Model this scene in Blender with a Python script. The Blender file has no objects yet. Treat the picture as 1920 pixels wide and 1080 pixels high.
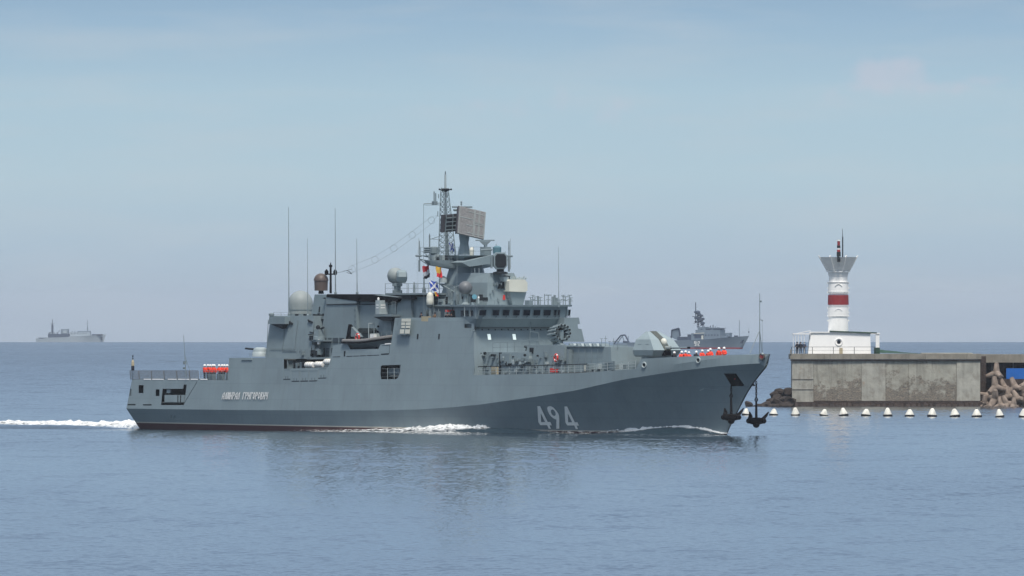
import bpy, bmesh, math, random
from mathutils import Vector, Matrix, noise, geometry
random.seed(7)
SC = bpy.context.scene
COL = SC.collection
rad = math.radians

# ------------------------------------------------------------------ camera
FPX = 28800.0      # focal length in pixels of the 1920 px wide photograph (540 mm on full frame)
Y0 = 580.0         # picture row of the true level; the sea horizon lies below it (curved earth)
CAM_H = 14.5
RE = 6.371e6
cam = bpy.data.cameras.new('camera'); cam_o = bpy.data.objects.new('camera', cam); COL.objects.link(cam_o)
cam_o.location = (0, 0, CAM_H); cam_o.rotation_euler = (rad(90), 0, 0)
cam.sensor_width = 36; cam.lens = 540; cam.shift_y = 40 / 1920.0
cam.clip_start = 1; cam.clip_end = 80000
SC.camera = cam_o
SC.render.resolution_x = 1024; SC.render.resolution_y = 576

# ------------------------------------------------------------------ light
SUN_EL, SUN_AZ = 62.0, 5.0      # azimuth measured from behind the camera, negative = left
sun = bpy.data.lights.new('sun', 'SUN'); sun_o = bpy.data.objects.new('sun', sun); COL.objects.link(sun_o)
sun.energy = 3.6; sun.angle = rad(14); sun.color = (1.0, 0.94, 0.86)
sdir = Vector((math.sin(rad(SUN_AZ)) * math.cos(rad(SUN_EL)), -math.cos(rad(SUN_AZ)) * math.cos(rad(SUN_EL)), math.sin(rad(SUN_EL))))
sun_o.rotation_euler = (-sdir).to_track_quat('-Z', 'Y').to_euler()

def s2l(c):
    return tuple(((v / 255) / 12.92 if v / 255 <= 0.04045 else ((v / 255 + 0.055) / 1.055) ** 2.4) for v in c) + (1.0,)

world = bpy.data.worlds.new('World'); SC.world = world; world.use_nodes = True
def build_world():
    nt = world.node_tree; N = nt.nodes; Lk = nt.links; N.clear()
    out = N.new('ShaderNodeOutputWorld'); bg = N.new('ShaderNodeBackground'); bg.inputs['Strength'].default_value = 0.1
    sky = N.new('ShaderNodeTexSky'); sky.sky_type = 'NISHITA'; sky.sun_disc = False
    sky.sun_elevation = rad(SUN_EL); sky.sun_rotation = rad(180 + SUN_AZ)
    tc = N.new('ShaderNodeTexCoord'); sep = N.new('ShaderNodeSeparateXYZ'); Lk.new(tc.outputs['Generated'], sep.inputs[0])
    # thin high overcast: colour by height above the horizon
    mr = N.new('ShaderNodeMapRange'); mr.inputs[1].default_value = -0.003; mr.inputs[2].default_value = 0.023
    Lk.new(sep.outputs['Z'], mr.inputs[0])
    r1 = N.new('ShaderNodeValToRGB'); Lk.new(mr.outputs[0], r1.inputs[0])
    def ramp(r, stops):
        e = r.color_ramp.elements
        while len(e) > 1: e.remove(e[-1])
        e[0].position = stops[0][0]; e[0].color = stops[0][1]
        for p, c in stops[1:]:
            k = e.new(p); k.color = c
        r.color_ramp.interpolation = 'EASE' if len(stops) < 3 else 'LINEAR'
    ramp(r1, [(0.0, s2l((158, 174, 191))), (0.10, s2l((165, 181, 197))), (0.25, s2l((170, 190, 206))), (0.45, s2l((175, 199, 212))),
              (0.66, s2l((169, 196, 212))), (0.84, s2l((151, 181, 205))), (1.0, s2l((132, 162, 191)))])
    mr2 = N.new('ShaderNodeMapRange'); mr2.inputs[1].default_value = 0.023; mr2.inputs[2].default_value = 0.8
    Lk.new(sep.outputs['Z'], mr2.inputs[0])
    r2 = N.new('ShaderNodeValToRGB'); Lk.new(mr2.outputs[0], r2.inputs[0])
    ramp(r2, [(0.0, s2l((132, 162, 191))), (0.04, s2l((137, 163, 193))), (0.15, s2l((138, 163, 195))), (0.35, s2l((148, 171, 202))), (1.0, s2l((214, 222, 232)))])
    st = N.new('ShaderNodeMath'); st.operation = 'GREATER_THAN'; st.inputs[1].default_value = 0.023; Lk.new(sep.outputs['Z'], st.inputs[0])
    mx = N.new('ShaderNodeMixRGB'); Lk.new(st.outputs[0], mx.inputs[0]); Lk.new(r1.outputs[0], mx.inputs[1]); Lk.new(r2.outputs[0], mx.inputs[2])
    # faint streaks and puffs of cloud near the horizon
    mp = N.new('ShaderNodeMapping'); mp.inputs['Scale'].default_value = (60, 60, 420); Lk.new(tc.outputs['Generated'], mp.inputs[0])
    n1 = N.new('ShaderNodeTexNoise'); n1.inputs['Scale'].default_value = 1.0; n1.inputs['Detail'].default_value = 5; n1.inputs['Roughness'].default_value = 0.5
    Lk.new(mp.outputs[0], n1.inputs['Vector'])
    c1 = N.new('ShaderNodeMapRange'); c1.inputs[1].default_value = 0.45; c1.inputs[2].default_value = 0.75; c1.inputs[4].default_value = 0.38
    Lk.new(n1.outputs[0], c1.inputs[0])
    mc = N.new('ShaderNodeMixRGB'); Lk.new(c1.outputs[0], mc.inputs[0]); Lk.new(mx.outputs[0], mc.inputs[1]); mc.inputs[2].default_value = s2l((190, 200, 208))
    last = mc
    # one distant pinkish cumulus bank to the right: a chain of soft lobes in direction space
    nw = N.new('ShaderNodeTexNoise'); nw.inputs['Scale'].default_value = 420; nw.inputs['Detail'].default_value = 6; nw.inputs['Roughness'].default_value = 0.55
    Lk.new(tc.outputs['Generated'], nw.inputs['Vector'])
    mask = None
    for (px, py, rx, rz, w) in [(1655, 150, 75, 42, 1.0), (1690, 128, 40, 26, .9), (1610, 160, 45, 22, .7), (1760, 165, 110, 16, .55), (1860, 152, 60, 15, .7), (1900, 158, 110, 16, .5), (1600, 185, 160, 26, .4), (1040, 195, 260, 30, .35), (1200, 215, 200, 26, .3)]:
        v = N.new('ShaderNodeVectorMath'); v.operation = 'SUBTRACT'; Lk.new(tc.outputs['Generated'], v.inputs[0])
        v.inputs[1].default_value = ((px - 960) / FPX, 1.0, (Y0 - py) / FPX)
        sc = N.new('ShaderNodeVectorMath'); sc.operation = 'MULTIPLY'; Lk.new(v.outputs[0], sc.inputs[0])
        sc.inputs[1].default_value = (FPX / rx, 30.0, FPX / rz)
        ln = N.new('ShaderNodeVectorMath'); ln.operation = 'LENGTH'; Lk.new(sc.outputs[0], ln.inputs[0])
        m = N.new('ShaderNodeMapRange'); m.interpolation_type = 'SMOOTHSTEP'; m.inputs[1].default_value = 1.6; m.inputs[2].default_value = 0.1
        m.inputs[3].default_value = 0; m.inputs[4].default_value = w; Lk.new(ln.outputs['Value'], m.inputs[0])
        if mask is None: mask = m
        else:
            a = N.new('ShaderNodeMath'); a.operation = 'MAXIMUM'; Lk.new(mask.outputs[0], a.inputs[0]); Lk.new(m.outputs[0], a.inputs[1]); mask = a
    nw2 = N.new('ShaderNodeMath'); nw2.operation = 'MULTIPLY'; nw2.inputs[1].default_value = 1.7; Lk.new(nw.outputs[0], nw2.inputs[0])
    a = N.new('ShaderNodeMath'); a.operation = 'ADD'; Lk.new(mask.outputs[0], a.inputs[0]); Lk.new(nw2.outputs[0], a.inputs[1])
    b = N.new('ShaderNodeMapRange'); b.interpolation_type = 'SMOOTHSTEP'; b.inputs[1].default_value = 1.02; b.inputs[2].default_value = 1.85; b.inputs[4].default_value = 0.55
    Lk.new(a.outputs[0], b.inputs[0])
    mcl = N.new('ShaderNodeMixRGB'); Lk.new(b.outputs[0], mcl.inputs[0]); Lk.new(last.outputs[0], mcl.inputs[1]); mcl.inputs[2].default_value = s2l((192, 196, 210))
    # overcast layer is scaled by 1/strength, the Nishita sky shows through it a little
    sc10 = N.new('ShaderNodeVectorMath'); sc10.operation = 'SCALE'; sc10.inputs['Scale'].default_value = 10.0; Lk.new(mcl.outputs[0], sc10.inputs[0])
    fin = N.new('ShaderNodeMixRGB'); fin.inputs[0].default_value = 0.97; Lk.new(sky.outputs[0], fin.inputs[1]); Lk.new(sc10.outputs[0], fin.inputs[2])
    Lk.new(fin.outputs[0], bg.inputs[0]); Lk.new(bg.outputs[0], out.inputs[0])
build_world()
SC.view_settings.view_transform = 'Standard'; SC.view_settings.look = 'None'
SC.view_settings.exposure = 0.06; SC.view_settings.gamma = 1.0; SC.view_settings.use_curve_mapping = False

# ------------------------------------------------------------------ materials
def mat(name, col, rough=0.6, metal=0.0, var=0.12, scale=0.6, streak=0.0, bump=0.0, bscale=4.0, emit=None, spec=0.5):
    m = bpy.data.materials.new(name); m.use_nodes = True
    nt = m.node_tree; N = nt.nodes; Lk = nt.links; p = N['Principled BSDF']
    p.inputs['Roughness'].default_value = rough; p.inputs['Metallic'].default_value = metal
    p.inputs['Specular IOR Level'].default_value = spec
    c = tuple(col) + (1.0,)
    tc = N.new('ShaderNodeTexCoord')
    n = N.new('ShaderNodeTexNoise'); n.inputs['Scale'].default_value = scale; n.inputs['Detail'].default_value = 6; Lk.new(tc.outputs['Object'], n.inputs['Vector'])
    mr = N.new('ShaderNodeMapRange'); mr.inputs[1].default_value = 0.3; mr.inputs[2].default_value = 0.7; mr.inputs[3].default_value = 1 - var; mr.inputs[4].default_value = 1 + var
    Lk.new(n.outputs[0], mr.inputs[0])
    v = N.new('ShaderNodeVectorMath'); v.operation = 'SCALE'; v.inputs[0].default_value = col; Lk.new(mr.outputs[0], v.inputs['Scale'])
    outc = v.outputs[0]
    if streak > 0:
        mp = N.new('ShaderNodeMapping'); mp.inputs['Scale'].default_value = (2.2, 2.2, 0.12); Lk.new(tc.outputs['Object'], mp.inputs[0])
        n2 = N.new('ShaderNodeTexNoise'); n2.inputs['Scale'].default_value = 1.0; n2.inputs['Detail'].default_value = 4; Lk.new(mp.outputs[0], n2.inputs['Vector'])
        m2 = N.new('ShaderNodeMapRange'); m2.inputs[1].default_value = 0.5; m2.inputs[2].default_value = 0.75; m2.inputs[4].default_value = streak; Lk.new(n2.outputs[0], m2.inputs[0])
        mx = N.new('ShaderNodeMixRGB'); Lk.new(m2.outputs[0], mx.inputs[0]); Lk.new(outc, mx.inputs[1]); mx.inputs[2].default_value = (0.11, 0.09, 0.07, 1)
        outc = mx.outputs[0]
    Lk.new(outc, p.inputs['Base Color'])
    if bump > 0:
        n3 = N.new('ShaderNodeTexNoise'); n3.inputs['Scale'].default_value = bscale; n3.inputs['Detail'].default_value = 5; Lk.new(tc.outputs['Object'], n3.inputs['Vector'])
        bp = N.new('ShaderNodeBump'); bp.inputs['Strength'].default_value = bump; bp.inputs['Distance'].default_value = 0.1
        Lk.new(n3.outputs[0], bp.inputs['Height']); Lk.new(bp.outputs[0], p.inputs['Normal'])
    return m

GREY = (0.205, 0.262, 0.284)
M = {}
M['paint'] = mat('naval_grey_paint', GREY, 0.55, var=0.10, scale=0.35, streak=0.12, bump=0.05, bscale=0.8)
M['paint2'] = mat('naval_grey_paint_fittings', (0.175, 0.222, 0.240), 0.55, var=0.15, scale=1.2, streak=0.1)
M['pale'] = mat('pale_grey_paint', (0.36, 0.42, 0.43), 0.5, var=0.08, scale=1.0, streak=0.15)
M['deck'] = mat('deck_paint', (0.09, 0.10, 0.10), 0.8, var=0.2, scale=1.0)
M['dark'] = mat('dark_fittings', (0.016, 0.021, 0.026), 0.7, var=0.3, scale=2.0, spec=0.25)
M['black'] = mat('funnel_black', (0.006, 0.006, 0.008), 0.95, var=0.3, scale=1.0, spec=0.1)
M['glass'] = mat('dark_window_glass', (0.008, 0.012, 0.020), 0.25, var=0.1, spec=0.2)
M['lit'] = mat('lit_window_glass', (0.80, 0.84, 0.80), 0.25, var=0.03)
_p = M['lit'].node_tree.nodes['Principled BSDF']; _p.inputs['Emission Color'].default_value = (0.85, 1.0, 0.95, 1); _p.inputs['Emission Strength'].default_value = 0.55
M['white'] = mat('white_paint', (0.80, 0.80, 0.78), 0.5, var=0.05, scale=1.0, streak=0.06)
M['cream'] = mat('cream_plastic', (0.62, 0.62, 0.54), 0.5, var=0.06)
M['brown'] = mat('brown_radome', (0.10, 0.075, 0.065), 0.5, var=0.1)
M['dome'] = mat('grey_radome', (0.25, 0.285, 0.285), 0.6, var=0.07, scale=0.8, streak=0.08)
M['array'] = mat('antenna_array_grille', (0.225, 0.225, 0.225), 0.6, var=0.2, scale=6)
M['array_d'] = mat('antenna_array_back', (0.055, 0.055, 0.065), 0.6, var=0.2, scale=3)
M['red'] = mat('red_paint', (0.62, 0.045, 0.035), 0.5, var=0.08)
M['darkred'] = mat('dark_red_paint', (0.27, 0.022, 0.025), 0.6, var=0.12, scale=1.5, streak=0.1)
M['orange'] = mat('orange_red_jacket', (0.85, 0.055, 0.022), 0.7, var=0.12, scale=6)
M['navy'] = mat('dark_navy_cloth', (0.012, 0.015, 0.026), 0.9, var=0.3, scale=5)
M['skin'] = mat('skin', (0.42, 0.24, 0.17), 0.6, var=0.08)
M['helmet'] = mat('white_helmet', (0.85, 0.85, 0.83), 0.35, var=0.02)
M['blue'] = mat('flag_blue', (0.02, 0.07, 0.42), 0.8, var=0.05)
M['yellow'] = mat('flag_yellow', (0.62, 0.36, 0.04), 0.8, var=0.05)
M['flagwhite'] = mat('flag_white', (0.75, 0.75, 0.77), 0.8, var=0.03)
M['flagred'] = mat('flag_red', (0.60, 0.02, 0.03), 0.8, var=0.05)
M['teal'] = mat('teal_cover', (0.09, 0.19, 0.23), 0.6, var=0.1)
M['rubber'] = mat('grey_inflatable_tube', (0.17, 0.165, 0.16), 0.6, var=0.1)
M['net'] = mat('brown_grey_netting', (0.17, 0.165, 0.155), 0.8, var=0.2, scale=4)
M['tan'] = mat('tan_board', (0.42, 0.36, 0.24), 0.7, var=0.1)
M['brownc'] = mat('brown_cloth', (0.12, 0.07, 0.035), 0.9, var=0.2, scale=5)

def hull_material():
    m = mat('hull_paint', GREY, 0.45, var=0.08, scale=0.25, streak=0.13, bump=0.16, bscale=0.6)
    nt = m.node_tree; N = nt.nodes; Lk = nt.links; p = N['Principled BSDF']
    prev = p.inputs['Base Color'].links[0].from_socket
    tc = N.new('ShaderNodeTexCoord'); sep = N.new('ShaderNodeSeparateXYZ'); Lk.new(tc.outputs['Object'], sep.inputs[0])
    # waterline: height of the white boot line falls slightly towards the bow
    bt = N.new('ShaderNodeTexBrick'); bt.inputs['Scale'].default_value = 1.0; bt.inputs['Brick Width'].default_value = 5.5; bt.inputs['Row Height'].default_value = 1.9; bt.inputs['Mortar Size'].default_value = .035; bt.inputs['Mortar Smooth'].default_value = .6
    bt.inputs['Color1'].default_value = (1, 1, 1, 1); bt.inputs['Color2'].default_value = (.94, .94, .95, 1); bt.inputs['Mortar'].default_value = (.84, .84, .84, 1)
    cx = N.new('ShaderNodeCombineXYZ'); Lk.new(sep.outputs['X'], cx.inputs[0]); Lk.new(sep.outputs['Z'], cx.inputs[1]); Lk.new(cx.outputs[0], bt.inputs['Vector'])
    ms = N.new('ShaderNodeMixRGB'); ms.blend_type = 'MULTIPLY'; ms.inputs[0].default_value = 1.0; Lk.new(prev, ms.inputs[1]); Lk.new(bt.outputs[0], ms.inputs[2]); prev = ms.outputs[0]
    ln = N.new('ShaderNodeMath'); ln.operation = 'MULTIPLY_ADD'; ln.inputs[1].default_value = 0.0052; ln.inputs[2].default_value = -0.80
    Lk.new(sep.outputs['X'], ln.inputs[0])
    ad = N.new('ShaderNodeMath'); ad.operation = 'ADD'; Lk.new(sep.outputs['Z'], ad.inputs[0]); Lk.new(ln.outputs[0], ad.inputs[1])   # z - line
    lt = N.new('ShaderNodeMath'); lt.operation = 'LESS_THAN'; lt.inputs[1].default_value = 0.09; Lk.new(ad.outputs[0], lt.inputs[0])
    lt2 = N.new('ShaderNodeMath'); lt2.operation = 'LESS_THAN'; lt2.inputs[1].default_value = -0.04; Lk.new(ad.outputs[0], lt2.inputs[0])
    m1 = N.new('ShaderNodeMixRGB'); Lk.new(lt.outputs[0], m1.inputs[0]); Lk.new(prev, m1.inputs[1]); m1.inputs[2].default_value = (0.62, 0.58, 0.50, 1)
    m2 = N.new('ShaderNodeMixRGB'); Lk.new(lt2.outputs[0], m2.inputs[0]); Lk.new(m1.outputs[0], m2.inputs[1]); m2.inputs[2].default_value = (0.085, 0.028, 0.028, 1)
    Lk.new(m2.outputs[0], p.inputs['Base Color'])
    return m
M['hull'] = hull_material()
M['hull_low'] = mat('darker_grey_lower_hull_paint', (0.085, 0.115, 0.130), 0.45, var=0.09, scale=0.25, streak=0.10, bump=0.06, bscale=0.7)

# ------------------------------------------------------------------ mesh builder
class MB:
    def __init__(s): s.v = []; s.f = []; s.m = []; s.cur = 0
    def add(s, vs, fs):
        o = len(s.v); s.v += [tuple(v) for v in vs]
        for f in fs: s.f.append([i + o for i in f]); s.m.append(s.cur)
        return s
    def hexa(s, b, t):   # bottom and top rings of equal length, closed
        n = len(b); s.add(list(b) + list(t), [list(range(n))[::-1], list(range(n, 2 * n))] + [[i, (i + 1) % n, n + (i + 1) % n, n + i] for i in range(n)]); return s
    def rings(s, rs, cap=True):
        n = len(rs[0]); vs = [p for r in rs for p in r]; fs = []
        for k in range(len(rs) - 1):
            for i in range(n): fs.append([k * n + i, k * n + (i + 1) % n, (k + 1) * n + (i + 1) % n, (k + 1) * n + i])
        if cap: fs += [list(range(n))[::-1], list(range((len(rs) - 1) * n, len(rs) * n))]
        return s.add(vs, fs)
    def box(s, x0, x1, y0, y1, z0, z1, ins=(0, 0, 0, 0)):
        a, b, c, d = ins
        return s.hexa([(x0, y0, z0), (x1, y0, z0), (x1, y1, z0), (x0, y1, z0)],
                      [(x0 + a, y0 + c, z1), (x1 - b, y0 + c, z1), (x1 - b, y1 - d, z1), (x0 + a, y1 - d, z1)])
    def tube(s, p0, p1, r0, r1=None, n=6, cap=True):
        r1 = r0 if r1 is None else r1
        p0, p1 = Vector(p0), Vector(p1); d = (p1 - p0)
        if d.length < 1e-6: return s
        d.normalize(); a = d.orthogonal().normalized(); b = d.cross(a)
        R = [[tuple(p + (a * math.cos(2 * math.pi * i / n) + b * math.sin(2 * math.pi * i / n)) * r) for i in range(n)] for p, r in ((p0, r0), (p1, r1))]
        return s.rings(R, cap)
    def path(s, pts, r, n=5):
        for a, b in zip(pts[:-1], pts[1:]): s.tube(a, b, r, n=n)
        return s
    def lathe(s, c, prof, n=20, axis=None):
        c = Vector(c); ax = Vector(axis).normalized() if axis is not None else Vector((0, 0, 1))
        a = ax.orthogonal().normalized(); b = ax.cross(a)
        R = [[tuple(c + ax * h + (a * math.cos(2 * math.pi * i / n) + b * math.sin(2 * math.pi * i / n)) * max(r, 1e-4)) for i in range(n)] for r, h in prof]
        return s.rings(R)
    def sphere(s, c, r, n=16, m=10, sc=(1, 1, 1)):
        prof = [(r * math.sin(math.pi * k / m), -r * math.cos(math.pi * k / m)) for k in range(m + 1)]
        R = [[(c[0] + sc[0] * rr * math.cos(2 * math.pi * i / n), c[1] + sc[1] * rr * math.sin(2 * math.pi * i / n), c[2] + sc[2] * h) for i in range(n)] for rr, h in [(max(p[0], 1e-4), p[1]) for p in prof]]
        return s.rings(R)
    def torus(s, c, R, r, axis, n=20, m=6):
        c = Vector(c); ax = Vector(axis).normalized(); a = ax.orthogonal().normalized(); b = ax.cross(a); vs = []; fs = []
        for i in range(n):
            t = 2 * math.pi * i / n; d = a * math.cos(t) + b * math.sin(t)
            for j in range(m):
                q = 2 * math.pi * j / m; vs.append(tuple(c + d * (R + r * math.cos(q)) + ax * r * math.sin(q)))
        for i in range(n):
            for j in range(m): fs.append([i * m + j, ((i + 1) % n) * m + j, ((i + 1) % n) * m + (j + 1) % m, i * m + (j + 1) % m])
        return s.add(vs, fs)
    def mesh(s, name, mats, smooth=None):
        me = bpy.data.meshes.new(name); me.from_pydata(s.v, [], s.f)
        for mm in (mats if isinstance(mats, (list, tuple)) else [mats]): me.materials.append(mm)
        me.polygons.foreach_set('material_index', s.m)
        bm = bmesh.new(); bm.from_mesh(me); bmesh.ops.recalc_face_normals(bm, faces=bm.faces); bm.to_mesh(me); bm.free()
        if smooth is not None:
            me.polygons.foreach_set('use_smooth', [True] * len(me.polygons)); me.set_sharp_from_angle(angle=rad(smooth))
        me.update(); return me
    def build(s, name, mats, parent=None, smooth=None, **kw):
        return link(name, s.mesh(name, mats, smooth), parent, **kw)

def link(name, me, parent=None, label=None, cat=None, group=None, kind=None, loc=None):
    o = bpy.data.objects.new(name, me); COL.objects.link(o)
    if parent is not None: o.parent = parent
    if loc is not None: o.location = loc
    tag(o, label, cat, group, kind); return o
def tag(o, label=None, cat=None, group=None, kind=None):
    if label: o['label'] = label
    if cat: o['category'] = cat
    if group: o['group'] = group
    if kind: o['kind'] = kind
def empty(name, loc, rz=0, **kw):
    o = link(name, None, None, **kw); o.location = loc; o.rotation_euler = (0, 0, rz); o.empty_display_size = 1; return o
def copy_tree(o, parent=None):
    c = o.copy(); COL.objects.link(c); c.parent = parent
    for ch in list(o.children): copy_tree(ch, c)
    return c
ORD = ['first', 'second', 'third', 'fourth', 'fifth', 'sixth', 'seventh', 'eighth', 'ninth', 'tenth', 'eleventh', 'twelfth', 'thirteenth', 'fourteenth', 'fifteenth']
def sea_z(x, y): return -(x * x + y * y) / (2 * RE)
def wp(px, py, Y): return Vector(((px - 960) / FPX * Y, Y, CAM_H - (py - Y0) / FPX * Y))   # world point seen at a picture position at distance Y

class Frame:
    """A ship's own axes: s forward from the stern, t to starboard, z up from its waterline."""
    def __init__(f, theta, bow_px, bow_Y, L):
        f.C = math.cos(rad(theta)); f.S = math.sin(rad(theta)); f.th = rad(theta)
        f.OX = (bow_px - 960) / FPX * bow_Y - L * f.C; f.OY = bow_Y + L * f.S
        f.OZ = sea_z(f.OX + L / 2 * f.C, f.OY - L / 2 * f.S)
    def pt(f, px, py, s=None, t=None, z=None):
        dx = (px - 960) / FPX; dz = -(py - Y0) / FPX
        a = dx * f.C - f.S; b = -f.OX * f.C + f.OY * f.S; c = -dx * f.S - f.C; d = f.OX * f.S + f.OY * f.C
        k = (s - b) / a if s is not None else ((t - d) / c if t is not None else (z + f.OZ - CAM_H) / dz)
        return (a * k + b, c * k + d, CAM_H + dz * k - f.OZ)
    def L(f, px, py, **k):          # as a local vector (x, y, z) with y to port
        s, t, z = f.pt(px, py, **k); return Vector((s, -t, z))
    def W(f, s, t, z): return Vector((f.OX + s * f.C - t * f.S, f.OY - s * f.S - t * f.C, f.OZ + z))
    def empty(f, name, **kw): return empty(name, (f.OX, f.OY, f.OZ), -f.th, **kw)
    def vdir(f, v):                 # world direction into ship axes
        return Matrix.Rotation(f.th, 3, 'Z') @ Vector(v)

# ------------------------------------------------------------------ sea
SLOPE = (0.15, 0.36, 0.7)
def sea_material():
    m = bpy.data.materials.new('sea_water'); m.use_nodes = True
    nt = m.node_tree; N = nt.nodes; Lk = nt.links; p = N['Principled BSDF']
    p.inputs['Base Color'].default_value = (0.020, 0.038, 0.052, 1); p.inputs['Roughness'].default_value = 0.04; p.inputs['IOR'].default_value = 1.333
    ge = N.new('ShaderNodeNewGeometry')
    def nz(scale, vec_scale, detail=3, rough=0.55):
        mp = N.new('ShaderNodeMapping'); mp.inputs['Scale'].default_value = vec_scale; Lk.new(ge.outputs['Position'], mp.inputs[0])
        n = N.new('ShaderNodeTexNoise'); n.inputs['Scale'].default_value = scale; n.inputs['Detail'].default_value = detail; n.inputs['Roughness'].default_value = rough
        Lk.new(mp.outputs[0], n.inputs['Vector']); return n
    def sub(n, amt):
        v = N.new('ShaderNodeVectorMath'); v.operation = 'SUBTRACT'; Lk.new(n.outputs['Color'], v.inputs[0]); v.inputs[1].default_value = (0.5, 0.5, 0.5)
        w = N.new('ShaderNodeVectorMath'); w.operation = 'MULTIPLY'; Lk.new(v.outputs[0], w.inputs[0]); w.inputs[1].default_value = amt; return w
    a = sub(nz(1.0, (1.5, 0.36, 1), 3, 0.6), (1.0, 1.0, 0))
    b = sub(nz(1.0, (0.14, 0.028, 1), 3), (0.5, 0.8, 0))
    ad = N.new('ShaderNodeVectorMath'); ad.operation = 'ADD'; Lk.new(a.outputs[0], ad.inputs[0]); Lk.new(b.outputs[0], ad.inputs[1])
    # calm and ruffled patches in the roadstead, open sea beyond the moles
    pn = nz(1.0, (0.009, 0.0022, 1), 3, 0.6)
    pm = N.new('ShaderNodeMapRange'); pm.inputs[1].default_value = 0.35; pm.inputs[2].default_value = 0.65; pm.inputs[3].default_value = SLOPE[0]; pm.inputs[4].default_value = SLOPE[1]; Lk.new(pn.outputs[0], pm.inputs[0])
    sp = N.new('ShaderNodeSeparateXYZ'); Lk.new(ge.outputs['Position'], sp.inputs[0])
    fr = N.new('ShaderNodeMapRange'); fr.inputs[1].default_value = 1900; fr.inputs[2].default_value = 4500; fr.inputs[3].default_value = 0; fr.inputs[4].default_value = SLOPE[2]; Lk.new(sp.outputs['Y'], fr.inputs[0])
    am = N.new('ShaderNodeMath'); am.operation = 'ADD'; Lk.new(pm.outputs[0], am.inputs[0]); Lk.new(fr.outputs[0], am.inputs[1])
    # wave faces lean towards the harbour (tilt added so they mirror more sky, less ship)
    s2_ = N.new('ShaderNodeSeparateXYZ'); Lk.new(ad.outputs[0], s2_.inputs[0])
    ab0 = N.new('ShaderNodeMath'); ab0.operation = 'ABSOLUTE'; Lk.new(s2_.outputs['Y'], ab0.inputs[0])
    ab = N.new('ShaderNodeMath'); ab.operation = 'ADD'; ab.inputs[1].default_value = 0.02; Lk.new(ab0.outputs[0], ab.inputs[0])
    ng = N.new('ShaderNodeMath'); ng.operation = 'MULTIPLY'; ng.inputs[1].default_value = -1.0; Lk.new(ab.outputs[0], ng.inputs[0])
    cb = N.new('ShaderNodeCombineXYZ'); Lk.new(s2_.outputs['X'], cb.inputs[0]); Lk.new(ng.outputs[0], cb.inputs[1])
    sc = N.new('ShaderNodeVectorMath'); sc.operation = 'SCALE'; Lk.new(cb.outputs[0], sc.inputs[0]); Lk.new(am.outputs[0], sc.inputs['Scale'])
    ad2 = N.new('ShaderNodeVectorMath'); ad2.operation = 'ADD'; Lk.new(sc.outputs[0], ad2.inputs[0]); Lk.new(ge.outputs['Normal'], ad2.inputs[1])
    nm = N.new('ShaderNodeVectorMath'); nm.operation = 'NORMALIZE'; Lk.new(ad2.outputs[0], nm.inputs[0])
    Lk.new(nm.outputs[0], p.inputs['Normal'])
    return m
M['sea'] = sea_material()

def build_sea():
    rings = [0.0]; r = 4.0
    while r < 32000: rings.append(r); r *= 1.045
    nseg = 240; vs = [(0, 0, 0)]; fs = []
    for r in rings[1:]:
        for i in range(nseg):
            a = 2 * math.pi * i / nseg; vs.append((r * math.cos(a), r * math.sin(a), -r * r / (2 * RE)))
    for i in range(nseg): fs.append([0, 1 + i, 1 + (i + 1) % nseg])
    for k in range(len(rings) - 2):
        o = 1 + k * nseg
        for i in range(nseg): fs.append([o + i, o + nseg + i, o + nseg + (i + 1) % nseg, o + (i + 1) % nseg])
    mb = MB().add(vs, fs); o = mb.build('sea', M['sea'], smooth=60, kind='structure'); return o
build_sea()

# haze: one closed even box round everything, the sky outside it
def build_haze():
    m = bpy.data.materials.new('haze_air'); m.use_nodes = True; nt = m.node_tree; nt.nodes.clear()
    out = nt.nodes.new('ShaderNodeOutputMaterial'); v = nt.nodes.new('ShaderNodeVolumePrincipled')
    v.inputs['Color'].default_value = (0.80, 0.88, 1.0, 1); v.inputs['Density'].default_value = 2.2e-5; v.inputs['Anisotropy'].default_value = 0.0
    nt.links.new(v.outputs[0], out.inputs['Volume'])
    MB().box(-33000, 33000, -33000, 33000, -170, 48).build('haze', m, kind='stuff')
HAZE = True
if HAZE: build_haze()

# ================================================================== FRIGATE
SH = Frame(54.7, 1443, 1800.0, 124.8)
ship = SH.empty('frigate', label='large grey warship under way with 494 in white on its bow', cat='warship')
pt = SH.pt

def lerp_table(tab, x):
    if x <= tab[0][0]: return tab[0][1]
    for (a, b), (c, d) in zip(tab[:-1], tab[1:]):
        if x <= c:
            k = (x - a) / (c - a); return b + (d - b) * k
    return tab[-1][1]
def smooth_table(tab, n=200):
    # Catmull-Rom resample of a monotone table
    xs = [p[0] for p in tab]; ys = [p[1] for p in tab]; out = []
    for i in range(len(tab) - 1):
        y0 = ys[max(i - 1, 0)]; y1 = ys[i]; y2 = ys[i + 1]; y3 = ys[min(i + 2, len(ys) - 1)]
        h = xs[i + 1] - xs[i]
        m1 = (y2 - y0) / (xs[i + 1] - xs[max(i - 1, 0)]) * h; m2 = (y3 - y1) / (xs[min(i + 2, len(xs) - 1)] - xs[i]) * h
        for k in range(8):
            t = k / 8; t2 = t * t; t3 = t2 * t
            out.append((xs[i] + h * t, (2 * t3 - 3 * t2 + 1) * y1 + (t3 - 2 * t2 + t) * m1 + (-2 * t3 + 3 * t2) * y2 + (t3 - t2) * m2))
    out.append((xs[-1], ys[-1])); return out
STEM = sorted([(pt(x, y, t=0)[2], pt(x, y, t=0)[0]) for x, y in
        [(1362, 814.7), (1367.5, 802), (1376, 785), (1386.7, 764), (1399.5, 738.5), (1412, 719), (1421, 706.5), (1433, 692), (1442.5, 681)]])
z_lo, s_lo = STEM[0]; STEM = [(z_lo - 2, s_lo - 1.0)] + STEM + [(STEM[-1][0] + 3, STEM[-1][1] + 0.15)]
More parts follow.
